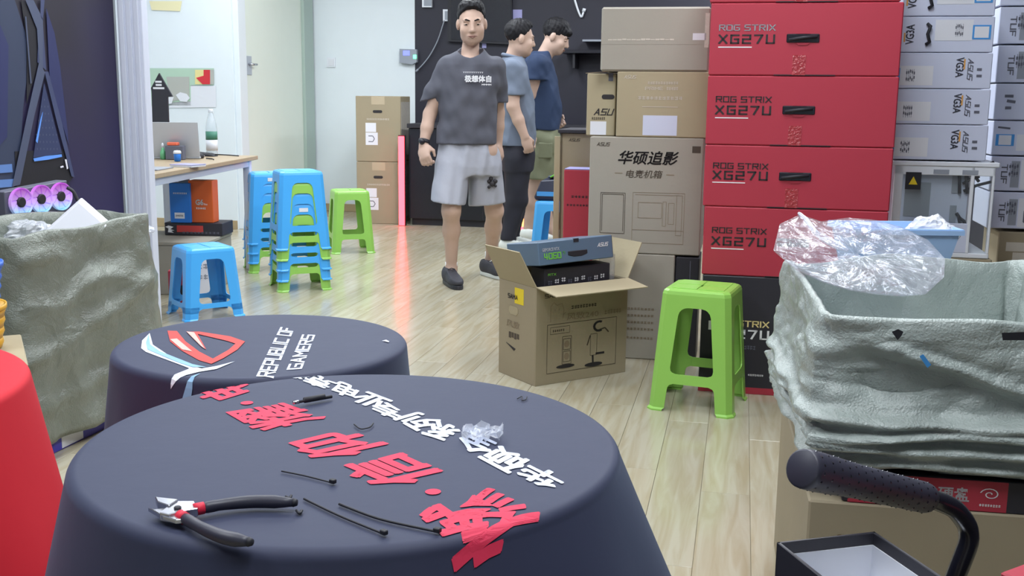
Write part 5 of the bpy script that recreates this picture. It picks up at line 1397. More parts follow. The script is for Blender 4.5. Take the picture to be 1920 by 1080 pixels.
# collar band and print
ring = [Vector(J(882, 100, 6.50)) + Vector((.080 * math.cos(a), .074 * math.sin(a), .040 * math.sin(a))) - p1.location for a in [2 * PI * i / 24 for i in range(25)]]
MB().tube(ring, .006, 6).build('collar', MATS['shirt_grey'], sh1, smooth=True)
def on_shirt(geo, pxa, pxb, py, hpx, m, name):
    """print that lies on the front of the shirt"""
    a = J(pxa, py, Y1 - .13); b = J(pxb, py, Y1 - .13); w = b[0] - a[0]; h = w * hpx / (pxb - pxa)
    vs, fs = fit(geo, w, h); c = J(879, py)[0]
    pts = []
    for x, y, _ in vs:
        X = a[0] + x; t = min(1, abs(X - c) / .185); yy = Y1 + .01 - .1245 * (1 - t ** 2.3) ** (1 / 2.3) - .0105
        pts.append(Vector((X, yy, a[2] + y)) - p1.location)
    me = bpy.data.meshes.new(name); me.from_pydata(pts, [], fs); me.materials.append(m); obj(name, me, sh1)
on_shirt(font_geo('极想体自', .03), 871, 921, 154, 13, MATS['white_ink'], 'shirt_print')
on_shirt(stroke_geo('TTTTTTTTTT', 1.2), 868, 906, 137, 2.5, MATS['white_ink'], 'shirt_print')
on_shirt(stroke_geo('MMMM', 1.2), 903, 921, 160, 3, MATS['white_ink'], 'shirt_print')
# shorts
F = Field(A(p1.location) + A((-.36, -.32, .40)), A(p1.location) + A((.36, .36, 1.0)), .006)
F.trunk([(J(880, y)[2], J(x, y)[0], Y1 + .01, w, dp) for y, x, w, dp in ((262, 876, .165, .105), (285, 876, .19, .118), (310, 876, .205, .125), (328, 876, .20, .12))], p=2.3)
F.cone(J(848, 315, 6.48), J(837, 400, 6.40), .108, .112, .025); F.cone(J(908, 315, 6.54), J(915, 400, 6.58), .108, .116, .025)
F.wrinkle(.0055, 34, 16, 7, .4); F.wrinkle(.0025, 60, 30, 16, 1.1)
ax = [F.lo[i] + F.h * np.arange(F.n[i]) for i in range(3)]; xx = ax[0][:, None, None]; zz_ = ax[2][None, None, :]
zl = J(838, 380, 6.4)[2]; zr = J(915, 383, 6.55)[2]; xm = J(874, 380)[0]
F.f = np.maximum(F.f, (np.where(xx < xm, zl + .12 * (xx - J(838, 380)[0]) * -1, zr + .10 * (xx - J(915, 380)[0])) - zz_).astype(np.float32))
sr1 = F.build('shorts', MATS['shorts_white'], p1)
mb = MB(); e0 = Vector(J(923, 345, 6.43)) - p1.location
for dx, dz, r in ((0, 0, .017), (-.02, .015, .012), (.018, .016, .014), (-.008, .032, .013), (.02, -.012, .009), (-.02, -.02, .010)):
    mb.ell((e0.x + dx, e0.y + .006 + abs(dx) * .2, e0.z + dz), (r, .010, r), 10, 6)
mb.build('emblem', MATS['black_ink'], sr1, smooth=True)
# watch, shoes
wv = Vector(wrL) - p1.location; dv_ = (Vector(wrL) - Vector(elL)).normalized()
cen = wv - dv_ * .022
wt = MB().tube([cen - dv_ * .011, cen + dv_ * .011], .0345, 18).build('watch_strap', MATS['black_matt'], p1, smooth=True)
MB().ell((cen.x - .010, cen.y - .032, cen.z), (.017, .010, .018), 12, 8).build('watch_case', MATS['black_gloss'], wt, smooth=True)
tl = P(871, 550); tr_ = P(968, 531)
hl = Vector((fl_.x - .040, fl_.y + .08, 0)); dl_ = (tl - hl).normalized(); shoe(p1, hl, hl + dl_ * .30, MATS['shoe_black'], MATS['rubber'])
hr = Vector((fr_.x - .060, fr_.y + .05, 0)); dr_ = (tr_ - hr).normalized(); shoe(p1, hr, hr + dr_ * .30, MATS['shoe_black'], MATS['shoe_white'])
MB().lathe([(.037, .105), (.039, .11), (.038, .135), (.036, .137)], 16, Matrix.Translation(Vector(ankL) * Vector((1, 1, 0)).x if False else Vector((ankL[0], ankL[1], 0)) - Vector((p1.location.x, p1.location.y, 0)))).build('sock', MATS['white_ink'], p1, smooth=True)
MB().lathe([(.037, .105), (.039, .11), (.038, .150), (.036, .152)], 16, Matrix.Translation(Vector((ankR[0], ankR[1], 0)) - Vector((p1.location.x, p1.location.y, 0)))).build('sock', MATS['white_ink'], p1, smooth=True)

# ---- the man in the grey polo, side on
Y2 = 7.95; YW = math.radians(98)
J = lambda px, py, Y=Y2: A(Q(px, py, Y))
foot2 = P(955, 470)
p2 = thing('person', 'man in grey polo shirt and black trousers seen from the side', 'person', (Q(966, 470, Y2).x, Y2, 0))
b2 = A(p2.location)
hc = J(975, 73); hR = rotm(YW + .15, math.radians(6)); hs = 1.05
F = Field(b2 + A((-.42, -.42, 0)), b2 + A((.36, .42, 1.80)), .0065)
head_skin(F, hc, hR, hs)
nk = J(961, 112, Y2 + .01); F.cone(J(968, 92, Y2 + .01), nk, .058, .062, .03)
lev2 = ((112, 961, .08, .06), (124, 962, .16, .09), (160, 964, .185, .115), (210, 969, .18, .125), (255, 970, .18, .122), (285, 970, .17, .118), (300, 970, .15, .10))
F.trunk([(J(966, y)[2], J(x, y)[0], Y2, w * .92, dp * .9) for y, x, w, dp in lev2], YW)
shN = J(962, 127, Y2 - .17); elN = J(962, 200, Y2 - .21); wrN = J(984, 256, Y2 - .22); shF = J(966, 127, Y2 + .17); elF = J(972, 205, Y2 + .21); wrF = J(990, 250, Y2 + .2)
for s_, e_, w_ in ((shN, elN, wrN), (shF, elF, wrF)):
    F.cone(s_, e_, .056, .045, .03); F.cone(e_, e_ * .55 + w_ * .45, .046, .043, .015); F.cone(e_ * .55 + w_ * .45, w_, .042, .030, .015)
hand(F, wrN, J(992, 280, Y2 - .22) - wrN, (1, .3, .4), (.1, 1, 0), 1.0); hand(F, wrF, J(996, 275, Y2 + .2) - wrF, (1, -.3, .4), (0, -1, 0), 1.0)
an1 = A((J(953, 460)[0], Y2 - .09, .10)); an2 = A((J(960, 455)[0], Y2 + .12, .10))
for y_, a_ in ((-.09, an1), (.09, an2)):
    h_ = J(970, 290, Y2 + y_); k_ = J(968, 375, Y2 + y_); F.cone(h_, k_, .085, .06, .03); F.cone(k_, a_, .058, .036, .03); F.cone(a_, a_ * A((1, 1, .5)) + A((.03, 0, 0)), .036, .036, .02)
F.build('body', MATS['skin'], p2); head_parts(p2, hc, hR, hs, 'short')
F = Field(b2 + A((-.36, -.4, .72)), b2 + A((.4, .4, 1.62)), .0065)
F.trunk([(J(966, y)[2], J(x, y)[0], Y2, w, dp) for y, x, w, dp in ((106, 961, .09, .07), (114, 961, .13, .085), (126, 962, .185, .102), (160, 964, .205, .122), (210, 969, .20, .136), (250, 969, .20, .134), (273, 968, .20, .130))], YW, p=2.2)
F.cone(J(962, 129, Y2 - .165), J(963, 175, Y2 - .195), .072, .062, .03); F.cone(J(963, 175, Y2 - .195), J(962, 200, Y2 - .21), .062, .063, .01)
F.cone(J(966, 129, Y2 + .165), J(970, 175, Y2 + .195), .072, .062, .03); F.cone(J(970, 175, Y2 + .195), J(972, 200, Y2 + .21), .062, .063, .01)
F.wrinkle(.0050, 10, 20, 16, 1.9); F.wrinkle(.002, 34, 30, -40, 3)
ax = [F.lo[i] + F.h * np.arange(F.n[i]) for i in range(3)]; yy_ = ax[1][None, :, None]; zz_ = ax[2][None, None, :]
F.f = np.maximum(F.f, (np.where(np.abs(yy_ - Y2) > .185, J(966, 179)[2] - zz_, J(966, 272)[2] - zz_)).astype(np.float32))
po2 = F.build('polo_shirt', MATS['polo_grey'], p2)
col = [Vector(J(962, 107, Y2)) + Vector((.075 * math.cos(a), .075 * math.sin(a), -.018 * math.cos(a))) - p2.location for a in [2 * PI * i / 24 for i in range(25)]]
MB().tube(col, .013, 8).build('collar', MATS['polo_grey'], po2, smooth=True)
F = Field(b2 + A((-.34, -.36, .04)), b2 + A((.36, .36, 1.02)), .0065)
F.trunk([(J(966, y)[2], J(x, y)[0], Y2, w, dp) for y, x, w, dp in ((262, 969, .175, .118), (285, 970, .188, .125), (318, 970, .18, .12))], YW)
for y_, a_ in ((-.09, an1), (.09, an2)):
    F.cone(J(970, 300, Y2 + y_), J(968, 375, Y2 + y_), .100, .082, .03); F.cone(J(968, 375, Y2 + y_), a_, .080, .056, .02)
F.wrinkle(.004, 22, 18, 20, .4); F.plane((0, 0, .095), (0, 0, -1))
F.build('trousers', MATS['trousers'], p2)
shoe(p2, (an1[0] - .065, Y2 - .09, 0), (an1[0] + .215, Y2 - .13, 0), MATS['shoe_white'], MATS['shoe_white']); shoe(p2, (an2[0] - .065, Y2 + .12, 0), (an2[0] + .21, Y2 + .10, 0), MATS['shoe_white'], MATS['shoe_white'])

# ---- the man in navy, head bowed
Y3 = 8.55; YW = math.radians(86)
J = lambda px, py, Y=Y3: A(Q(px, py, Y))
p3 = thing('person', 'man in navy T-shirt and olive shorts with bowed head facing right', 'person', (Q(1018, 440, Y3).x, Y3, 0))
b3 = A(p3.location)
hc = J(1042, 70); hR = rotm(YW - .1, math.radians(22)); hs = 1.06
F = Field(b3 + A((-.42, -.42, 0)), b3 + A((.42, .42, 1.88)), .0065)
head_skin(F, hc, hR, hs)
nk = J(1019, 108, Y3); F.cone(J(1030, 86, Y3), nk, .058, .064, .03)
lev3 = ((106, 1017, .08, .06), (120, 1015, .16, .09), (150, 1015, .185, .12), (200, 1021, .18, .125), (240, 1020, .175, .118), (262, 1020, .165, .11))
F.trunk([(J(1015, y)[2], J(x, y)[0], Y3, w * .92, dp * .88) for y, x, w, dp in lev3], YW)
shN = J(1006, 120, Y3 - .18); elN = J(994, 178, Y3 - .16); wrN = J(978, 222, Y3 - .02); shF = J(1012, 120, Y3 + .18); elF = J(1010, 180, Y3 + .2); wrF = J(1040, 215, Y3 + .12)
for s_, e_, w_ in ((shN, elN, wrN), (shF, elF, wrF)):
    F.cone(s_, e_, .056, .045, .03); F.cone(e_, e_ * .55 + w_ * .45, .046, .043, .015); F.cone(e_ * .55 + w_ * .45, w_, .042, .030, .015)
hand(F, wrN, (-.5, .3, -1), (1, .3, .4), (.3, 1, 0), 1.0); hand(F, wrF, (.6, -.2, -.8), (1, -.3, .4), (0, -1, 0), 1.0)
an1 = A((J(990, 432)[0], Y3 - .05, .10)); an2 = A((J(1030, 432)[0], Y3 - .02, .10))
for y_, a_ in ((-.09, an1), (.09, an2)):
    h_ = J(1020, 262, Y3 + y_); k_ = h_ * .46 + a_ * .54; F.cone(h_, k_, .088, .06, .03); m_ = k_ * .65 + a_ * .35 + A((-.02, 0, 0)); F.cone(k_, m_, .058, .055, .02); F.cone(m_, a_, .052, .036, .03); F.cone(a_, a_ * A((1, 1, .5)) + A((.03, 0, 0)), .036, .036, .02)
F.build('body', MATS['skin_pale'], p3); head_parts(p3, hc, hR, hs, 'full')
F = Field(b3 + A((-.4, -.42, .78)), b3 + A((.4, .42, 1.70)), .0065)
F.trunk([(J(1015, y)[2], J(x, y)[0], Y3, w, dp) for y, x, w, dp in ((96, 1016, .08, .07), (104, 1013, .13, .09), (116, 1010, .19, .115), (150, 1011, .21, .145), (200, 1018, .205, .150), (225, 1018, .20, .142), (244, 1018, .195, .132))], YW, p=2.2)
F.cone(J(1006, 120, Y3 - .17), J(999, 150, Y3 - .175), .078, .072, .03); F.cone(J(999, 150, Y3 - .175), J(992, 172, Y3 - .17), .072, .074, .01)
F.cone(J(1012, 120, Y3 + .17), J(1011, 150, Y3 + .19), .078, .072, .03); F.cone(J(1011, 150, Y3 + .19), J(1010, 172, Y3 + .2), .072, .074, .01)
F.wrinkle(.0050, 10, 20, 16, 4.2); F.wrinkle(.002, 34, 30, -40, 5)
ax = [F.lo[i] + F.h * np.arange(F.n[i]) for i in range(3)]; xx = ax[0][:, None, None]; yy_ = ax[1][None, :, None]; zz_ = ax[2][None, None, :]
slv = (np.abs(yy_ - Y3) > .185) | (xx < J(992, 160)[0])
F.f = np.maximum(F.f, (np.where(slv, J(1000, 151)[2] - zz_, J(1015, 244)[2] - zz_)).astype(np.float32))
F.build('t_shirt', MATS['shirt_navy'], p3)
F = Field(b3 + A((-.34, -.36, .40)), b3 + A((.36, .36, 1.05)), .0065)
F.trunk([(J(1015, y)[2], J(x, y)[0], Y3, w, dp) for y, x, w, dp in ((236, 1020, .17, .115), (258, 1021, .19, .128), (285, 1021, .185, .125))], YW)
for y_ in (-.09, .09): F.cone(J(1021, 268, Y3 + y_), J(1014 + 60 * y_, 350, Y3 + y_), .108, .104, .03)
F.wrinkle(.005, 26, 18, 22, .9); F.plane(J(1015, 334), (0, 0, -1))
sr3 = F.build('shorts', MATS['shorts_olive'], p3)
q = Vector(J(1024, 275, Y3 - .205)) - p3.location
MB().box(q.x - .06, q.x + .05, q.y, q.y + .03, q.z - .09, q.z + .03).build('cargo_pocket', MATS['shorts_olive'], sr3, bevel=.008, seg=2)
shoe(p3, (an1[0] - .065, Y3 - .05, 0), (an1[0] + .205, Y3 - .12, 0), MATS['shoe_white'], MATS['shoe_white']); shoe(p3, (an2[0] - .065, Y3 + .0, 0), (an2[0] + .20, Y3 - .04, 0), MATS['shoe_white'], MATS['shoe_white'])
# ------------------------------------------------------------------ woven bags over boxes
def bag(root, corners, z0, zr, m, nper=26, levels=30, wall_t=.018, bulge=.03, depth=.30, seed=0.0, folds=None, rim=None, flareb=0.0):
    """corners: four ground points in order (counter clockwise from above); zr(u) = rim height along the outline, u in 0..4"""
    cen = sum((Vector(c) for c in corners), Vector((0, 0))) / 4
    out = []
    for k in range(4):
        a = Vector(corners[k]); b = Vector(corners[(k + 1) % 4]); d = (b - a).normalized(); n = Vector((d.y, -d.x))
        for i in range(nper):
            t = i / nper; r = .06
            p = a.lerp(b, t); e = min(t, 1 - t)
            if e < r: p = p.lerp(cen, .05 * (1 - e / r) ** 2)
            nn = n if .06 < t < .94 else (p - cen).normalized()
            out.append((k + t, p, nn))
    def disp(u, p, v):
        q = Vector((p.x * 4.5, p.y * 4.5, v * 3.5 + seed))
        w = .022 * noise.noise(q) + .012 * noise.noise(q * 2.3) + .010 * abs(noise.noise(q * 4.1))
        return w
    rings = []
    for j in range(levels + 1):
        v = j / levels; ring = []
        for u, p, n in out:
            zt = zr(u); z = z0 + (zt - z0) * v
            o = disp(u, p, v) * (1 - .55 * v ** 3) + bulge * math.sin(PI * v) * .5 + flareb * (1 - v) ** 2
            if folds: o += folds(u, v, p)
            if j == 0: o -= .01
            q = p + n * o
            ring.append((q.x, q.y, z + .006 * noise.noise(Vector((p.x * 9, p.y * 9, v * 5)))))
        rings.append(ring)
    top = rings[-1]
    for (dz, ins) in ((.006, .006), (.004, wall_t), (-.03, wall_t + .004), (-.12, wall_t + .015), (-.22, wall_t + .02), (-depth, wall_t + .03)):
        ring = []
        for i, (u, p, n) in enumerate(out):
            w = .014 * noise.noise(Vector((p.x * 6, p.y * 6, dz * 9 + 4 + seed))) * (1 if dz < -.02 else 0)
            ring.append((top[i][0] - n.x * (ins + w), top[i][1] - n.y * (ins + w), top[i][2] + dz))
        rings.append(ring)
    rr = [[Vector(p) - root.location for p in r] for r in rings]
    mb = MB(); mb.loft(rr, cap=False); n = len(out)
    mb.f.append(tuple((len(rings) - 1) * n + i for i in range(n))); mb.f.append(tuple(range(n - 1, -1, -1)))
    return mb.build('bag', m, root, smooth=True)

# --- left bag
RcL = P(281, 406, .70); NcL = Vector((-1.475, 3.16, 0))
dirw = (RcL - NcL); dirw.z = 0; perp = Vector((-dirw.y, dirw.x, 0)).normalized()
Lb = .60
cl_ = [(NcL.x, NcL.y), (RcL.x, RcL.y), (RcL.x + perp.x * Lb * .55, RcL.y + perp.y * Lb * .55), (NcL.x + perp.x * Lb, NcL.y + perp.y * Lb)]
bl = thing('lined_bin', 'tall box lined with a crinkled grey green woven sack, left side', 'bin', (cl_[0][0], cl_[0][1], 0))
def zrl(u):
    return .705 + .006 * math.sin(u * 9)
def fl_l(u, v, p):
    o = 0.0
    if u < 1:
        o += .030 * math.exp(-((v - .90 + .10 * u) / .05) ** 2) * math.sin(6 * u + 1) + .02 * math.exp(-((v - .42 - .25 * u) / .025) ** 2) + .02 * math.exp(-((v - .70 + .05 * math.sin(9 * u)) / .03) ** 2) + .016 * math.exp(-((v - .18 - .1 * u) / .03) ** 2)
        o *= min(1, (1 - u) * 5)
        o += .012 * math.sin(u * 23 + 4 * v) * (1 - v) * min(1, (1 - u) * 5) + .05 * u * (1 - v) ** 1.5
    return o
bag(bl, cl_, .052, zrl, MATS['woven_left'], seed=1.0, folds=fl_l, bulge=.03, flareb=.02)
bb = thing('printed_box', 'flat purple blue printed box under the left sack', 'box', (cl_[0][0] + .10, cl_[0][1] + .02, 0), -math.atan2(dirw.x, dirw.y))
MB().box(-.42, -.10, .03, .58, 0, .050).build('box_body', MATS['purple_box'], bb, bevel=.003)
x = MB().box(-.100, -.0985, .10, .21, .006, .044).build('white_label', MATS['white_paper'], bb)
MB().box(-.29, -.20, .0285, .03, .006, .044).build('white_label', MATS['white_paper'], bb)
# contents of the left bag
cw = P(135, 425, .72)
wbx = thing('white_box', 'white box with gold lettering sticking up out of the left sack', 'box', (0, 0, 0))
yy = 3.52
pts = [Q(x, y, yy + dy) for x, y, dy in ((56, 462), (148, 379), (200, 424), (118, 510)) for dy in [0.0]] if False else [Q(56, 462, yy), Q(148, 379, yy + .08), Q(200, 424, yy + .06), Q(118, 512, yy - .02)]
pts2 = [p + Vector((-.01, .05, .012)) for p in pts]; wbx.location = pts[0]
MB().loft([[p - pts[0] for p in pts], [p - pts[0] for p in pts2]]).build('box_body', MATS['white_paper'], wbx, bevel=.003)
ex = (pts[2] - pts[1]).normalized(); ez = (pts[1] - pts[0]).normalized(); nrm = ex.cross(ez).normalized()
if nrm.y > 0: nrm = -nrm
geo = fit(font_geo('WM', .02), None, .045)
q0 = pts[0].lerp(pts[1], .30) - pts[0] + ex * .045
me = bpy.data.meshes.new('lettering'); me.from_pydata([q0 + ex * a * .8 + ez * b * 1.0 + nrm * .002 for a, b, _ in geo[0]], [], geo[1]); me.materials.append(MATS['orange_ink']); obj('lettering', me, wbx)
def crumple(name, label, c, r, m, seed, cat='plastic bag', sq=(1, 1, .7), nu=40, nv=24, amp=.5, part='film'):
    t = thing(name, label, cat, c)
    rings = []
    for j in range(nv + 1):
        a = -PI / 2 + PI * j / nv; ring = []
        for i in range(nu):
            b = 2 * PI * i / nu; d = Vector((math.cos(a) * math.cos(b), math.cos(a) * math.sin(b), math.sin(a)))
            w = 1 + amp * (.6 * noise.noise(d * 1.8 + Vector((seed, 0, 0))) + .35 * abs(noise.noise(d * 4.2 + Vector((0, seed, 0)))) + .2 * noise.noise(d * 8 + Vector((0, 0, seed))))
            ring.append((d.x * r * sq[0] * w, d.y * r * sq[1] * w, d.z * r * sq[2] * w + r * sq[2] * .8))
        rings.append(ring)
    MB().loft(rings, cap=True).build(part, MATS[m], t)
    return t
q = P(58, 436, .66); crumple('bubble_wrap', 'crumpled clear bubble wrap in the left sack beside the white box', (q.x - .03, q.y + .05, .60), .075, 'film_milky', 2.0, 'bubble wrap')
q = P(230, 415, .68); crumple('bubble_wrap', 'strip of clear wrap peeking over the rim of the left sack', (q.x, q.y + .06, .62), .05, 'film_milky', 5.0, 'bubble wrap', (1.6, .8, .6))
# fan cooler with three lit fans
yf = 3.97
fo = Q(66, 405, yf)
fc_ = thing('liquid_cooler', 'radiator with three glowing purple and blue fans behind the left sack', 'cooler', tuple(fo))
fn_ = Vector((.93, -.35, 0)).normalized(); fp_ = Q(66, 375, yf)
frm = [onp(x, y, fp_, fn_) for x, y in ((12, 414), (128, 400), (126, 338), (8, 360))]
ax_ = (frm[1] - frm[0]).normalized(); az_ = (frm[3] - frm[0]).normalized(); ny_ = fn_
az_ = (az_ - ax_ * az_.dot(ax_)).normalized()
w_ = (frm[1] - frm[0]).length
o = fo
mb = MB(); mb.loft([[p - o for p in frm], [p - o - ny_ * .055 for p in frm]]); mb.build('radiator', MATS['grey_ink'], fc_, bevel=.003)
fanm = mat('fan_glow', rgb(200, 120, 220), .4, emit=0.0)
nt = fanm.node_tree; pb2 = nt.nodes['Principled BSDF']; tcn = nt.nodes.new('ShaderNodeTexCoord'); sx_ = nt.nodes.new('ShaderNodeSeparateXYZ'); rp = nt.nodes.new('ShaderNodeValToRGB'); mrn = nt.nodes.new('ShaderNodeMapRange')
nt.links.new(tcn.outputs['Object'], sx_.inputs[0]); nt.links.new(sx_.outputs['Z'], mrn.inputs[0]); mrn.inputs[1].default_value = 0.0; mrn.inputs[2].default_value = .12
rp.color_ramp.elements[0].color = rgb(120, 220, 255); rp.color_ramp.elements[1].color = rgb(176, 60, 190); e_ = rp.color_ramp.elements.new(.45); e_.color = rgb(206, 170, 240)
nt.links.new(mrn.outputs[0], rp.inputs[0]); nt.links.new(rp.outputs[0], pb2.inputs['Base Color']); nt.links.new(rp.outputs[0], pb2.inputs['Emission Color']); pb2.inputs['Emission Strength'].default_value = .35
for px, py in ((35, 379), (73, 373), (110, 368)):
    c = onp(px, py, fp_, fn_) + ny_ * .004 - o; R_ = .050; n_ = 28
    mt = Matrix((ax_, ny_ * -1, az_)).transposed().to_4x4(); mt.translation = c
    fb = MB().lathe([(R_ * 1.06, .001), (R_ * 1.06, .014), (R_ * .98, .014), (R_ * .98, .001)], n_, mt @ Matrix.Rotation(PI / 2, 4, 'X')).build('fan_ring', fanm, fc_)
    mb = MB()
    for k in range(9):
        a = 2 * PI * k / 9; pts_ = []
        for r_, da in ((.018, 0), (.047, .28), (.047, .86), (.018, .5)): pts_.append((r_ * math.cos(a + da), r_ * math.sin(a + da)))
        mb.add([(x, -.006 - .004 * (i in (1, 2)), z) for i, (x, z) in enumerate(pts_)] + [(x, -.003, z) for x, z in pts_], [(0, 1, 2, 3), (7, 6, 5, 4), (0, 4, 5, 1), (1, 5, 6, 2), (2, 6, 7, 3), (3, 7, 4, 0)], mt)
    mb.build('fan_blades', fanm, fb)
    MB().lathe([(.019, .002), (.019, .012), (.016, .014), (.001, .014)], 18, mt @ Matrix.Rotation(PI / 2, 4, 'X')).build('fan_hub', MATS['black_matt'], fb)
hz = [Q(126, 352, yf), Q(138, 358, yf), Q(145, 376, yf), Q(160, 392, yf), Q(176, 412, yf)]
MB().tube([p - o for p in sm([Vector(h) for h in hz])], .007, 8).build('hose', MATS['black_matt'], fc_, smooth=True)
MB().tube([p - o for p in sm([Q(12, 365, yf - .02), Q(4, 380, yf - .02), Q(8, 398, yf - .02), Q(22, 408, yf - .02)])], .008, 8).build('hose', MATS['flute'], fc_, smooth=True)
# the support it stands on, hidden behind the sack
sp_ = thing('large_carton', 'tall brown carton hidden behind the left sack under the cooler', 'box', (fo.x, fo.y - .06, 0), -RA, 'brown cartons')
MB().box(-.20, .06, .02, .20, 0, fo.z - .035).build('carton_body', MATS['carton'], sp_, bevel=.003); MB().box(-.19, .05, .09, .095, fo.z - .0355, fo.z - .034).build('tape', MATS['tape'], sp_)

# carton, baskets at the very left
q = P(48, 690, .50)
t = thing('large_carton', 'brown carton edge at the left frame edge below the baskets', 'box', (q.x, q.y, 0), math.radians(27), 'brown cartons')
MB().box(-.40, 0, 0, .34, 0, .48).build('carton_body', MATS['carton'], t, bevel=.004); MB().box(-.41, .006, -.006, .346, .4805, .51).build('carton_lid', MATS['carton_light'], t, bevel=.003)
MB().box(-.06, -.02, -.0015, 0, .40, .46).build('white_label', MATS['white_paper'], t)
qb = P(-68, 655, .511); qb = (qb.x, qb.y, .511)
def basket(name, label, z, m, r0, r1, h, n):
    t = thing(name, label, 'basket', (qb[0], qb[1], z), 0, 'stacked baskets')
    MB().lathe([(.02, 0), (r0, 0), (r1, h), (r1 + .006, h + .002), (r1 + .006, h - .01), (r1 + .001, h - .012), (r0 + .002, .006), (.02, .006)], 28).build('basket_body', MATS[m], t, smooth=True)
    for k in range(n): MB().lathe([(r0 + (r1 - r0) * k / n + .001, h * k / n), (r0 + (r1 - r0) * (k + .5) / n + .005, h * (k + .5) / n), (r0 + (r1 - r0) * (k + 1) / n + .001, h * (k + 1) / n)], 28).build('basket_rib', MATS[m], t, smooth=True)
basket('basket', 'yellow plastic basket at the left frame edge', .511, 'basket_yellow', .085, .098, .11, 4)
basket('basket', 'blue ribbed basket stacked on the yellow basket', .626, 'basket_blue', .085, .097, .10, 4)

# --- right bag on its cartons
FLc, BLc, BRc, FRc = (0.575, 1.93), (0.655, 2.55), (1.27, 2.64), (1.22, 1.80)
order = [FLc, FRc, BRc, BLc]
br_ = thing('lined_bin', 'box lined with a pale grey woven sack under the clear plastic bag, right side', 'bin', (FLc[0], FLc[1], .45))
def zrr(u):
    k = u % 4
    if k < 1: return .745 + .012 * math.sin(3 * k) - .012 * k
    if k < 2: return .735 + .02 * (k - 1)
    if k < 3: return .755 + .01 * math.sin(8 * k)
    t = k - 3
    return .755 + .03 * math.sin(PI * t) * (1 - t) - .01 * t
def fl_r(u, v, p):
    o = 0.0
    amp = 1.0
    for vc, wd, a, sl in ((.05, .045, .040, .02), (.16, .04, .046, -.03), (.27, .035, .040, .05), (.37, .04, .036, -.02)):
        vv = vc + sl * math.sin(u * 2.1 + vc * 20) + .02 * noise.noise(Vector((u * 3, vc * 9, 2)))
        o += a * math.exp(-((v - vv) / wd) ** 2) * (.55 if u > 3 else 1)
    if u < 1:      # a long slanting fold across the front
        vv = .92 - .62 * u; o += .034 * math.exp(-((v - vv) / .05) ** 2) * min(1, 4 * u) + .018 * max(0, min(1, (v - vv) / .1)) * (1 if v > vv else 0)
        o -= .028 * math.exp(-((v - .62) / .14) ** 2) * math.exp(-((u - .25) / .22) ** 2)
    return o
bag(br_, order, .46, zrr, MATS['woven_right'], nper=40, levels=56, seed=7.0, folds=fl_r, bulge=.02, depth=.22, wall_t=.012)
def sackpt(px, py, Y): return Q(px, py, Y) - br_.location
MB().loft([[sackpt(x, y, 1.862) for x, y in ((1672, 622), (1684, 617), (1694, 622), (1690, 630), (1683, 638))], [sackpt(x, y, 1.858) for x, y in ((1672, 622), (1684, 617), (1694, 622), (1690, 630), (1683, 638))]]).build('dark_hole', MATS['black_matt'], br_)
MB().loft([[sackpt(x, y, 1.835) for x, y in ((1724, 668), (1731, 664), (1746, 684), (1739, 690))], [sackpt(x, y, 1.832) for x, y in ((1724, 668), (1731, 664), (1746, 684), (1739, 690))]]).build('blue_tape', MATS['blue_ink'], br_)
MB().loft([[sackpt(x, y, 1.815) for x, y in ((1878, 624), (1935, 622), (1935, 638), (1880, 638))], [sackpt(x, y, 1.81) for x, y in ((1878, 624), (1935, 622), (1935, 638), (1880, 638))]]).build('black_tape', MATS['black_matt'], br_)
x = crumple('white_scrap', 'white paper scrap just inside the right sack', (1.02, 2.02, .60), .07, 'white_paper', 3.0, 'paper', (1.4, .8, .7), part='paper')
# cartons under it
cb2 = thing('large_carton', 'big brown carton carrying the right sack, bottom right', 'box', (0.565, 1.912, 0), math.radians(-10))
MB().box(0, .75, 0, .72, 0, .398).build('carton_body', MATS['carton'], cb2, bevel=.004)
for xx_, zz2 in ((.06, .33), (.075, .25)): disc(cb2, 'staple_mark', xx_, zz2, .006, .005, 'flute', y=-.0012)
MB().box(.0, .75, .35, .355, .3975, .3990).build('flap_seam', MATS['flute'], cb2)
rb_ = thing('drive_box', 'flat black box with a red hard drive label between the sack and the carton', 'box', (0.565, 1.912, .3992), math.radians(-10))
MB().box(.06, .74, .004, .70, 0, .059).build('box_body', MATS['black_card'], rb_, bevel=.002)
MB().box(.07, .350, .0025, .004, .0005, .058).build('red_label', MATS['red_card'], rb_)
MB().box(.350, .46, .003, .004, .0005, .058).build('black_label', MATS['black_card'], rb_)
letters(rb_, font_geo('AS硬盘', .012), .196, .016, MATS['white_ink'], w=.088, h=.028, y=.0018)
mb = MB()
for i in range(22):
    a0 = i * .42; a1 = (i + 1) * .42; r0 = .003 + .0006 * i; r1 = .003 + .0006 * (i + 1)
    mb.add([(.320 + r * math.cos(a) * 1.15, .0018, .034 + r * math.sin(a) * .8) for r, a in ((r0, a0), (r1, a1), (r1 - .002, a1), (r0 - .002, a0))], [(0, 1, 2, 3)])
mb.build('swirl_mark', MATS['white_ink'], rb_)
scribble(rb_, 'small_print', .302, .340, .010, .005, MATS['white_ink'], 8, y=.0018)

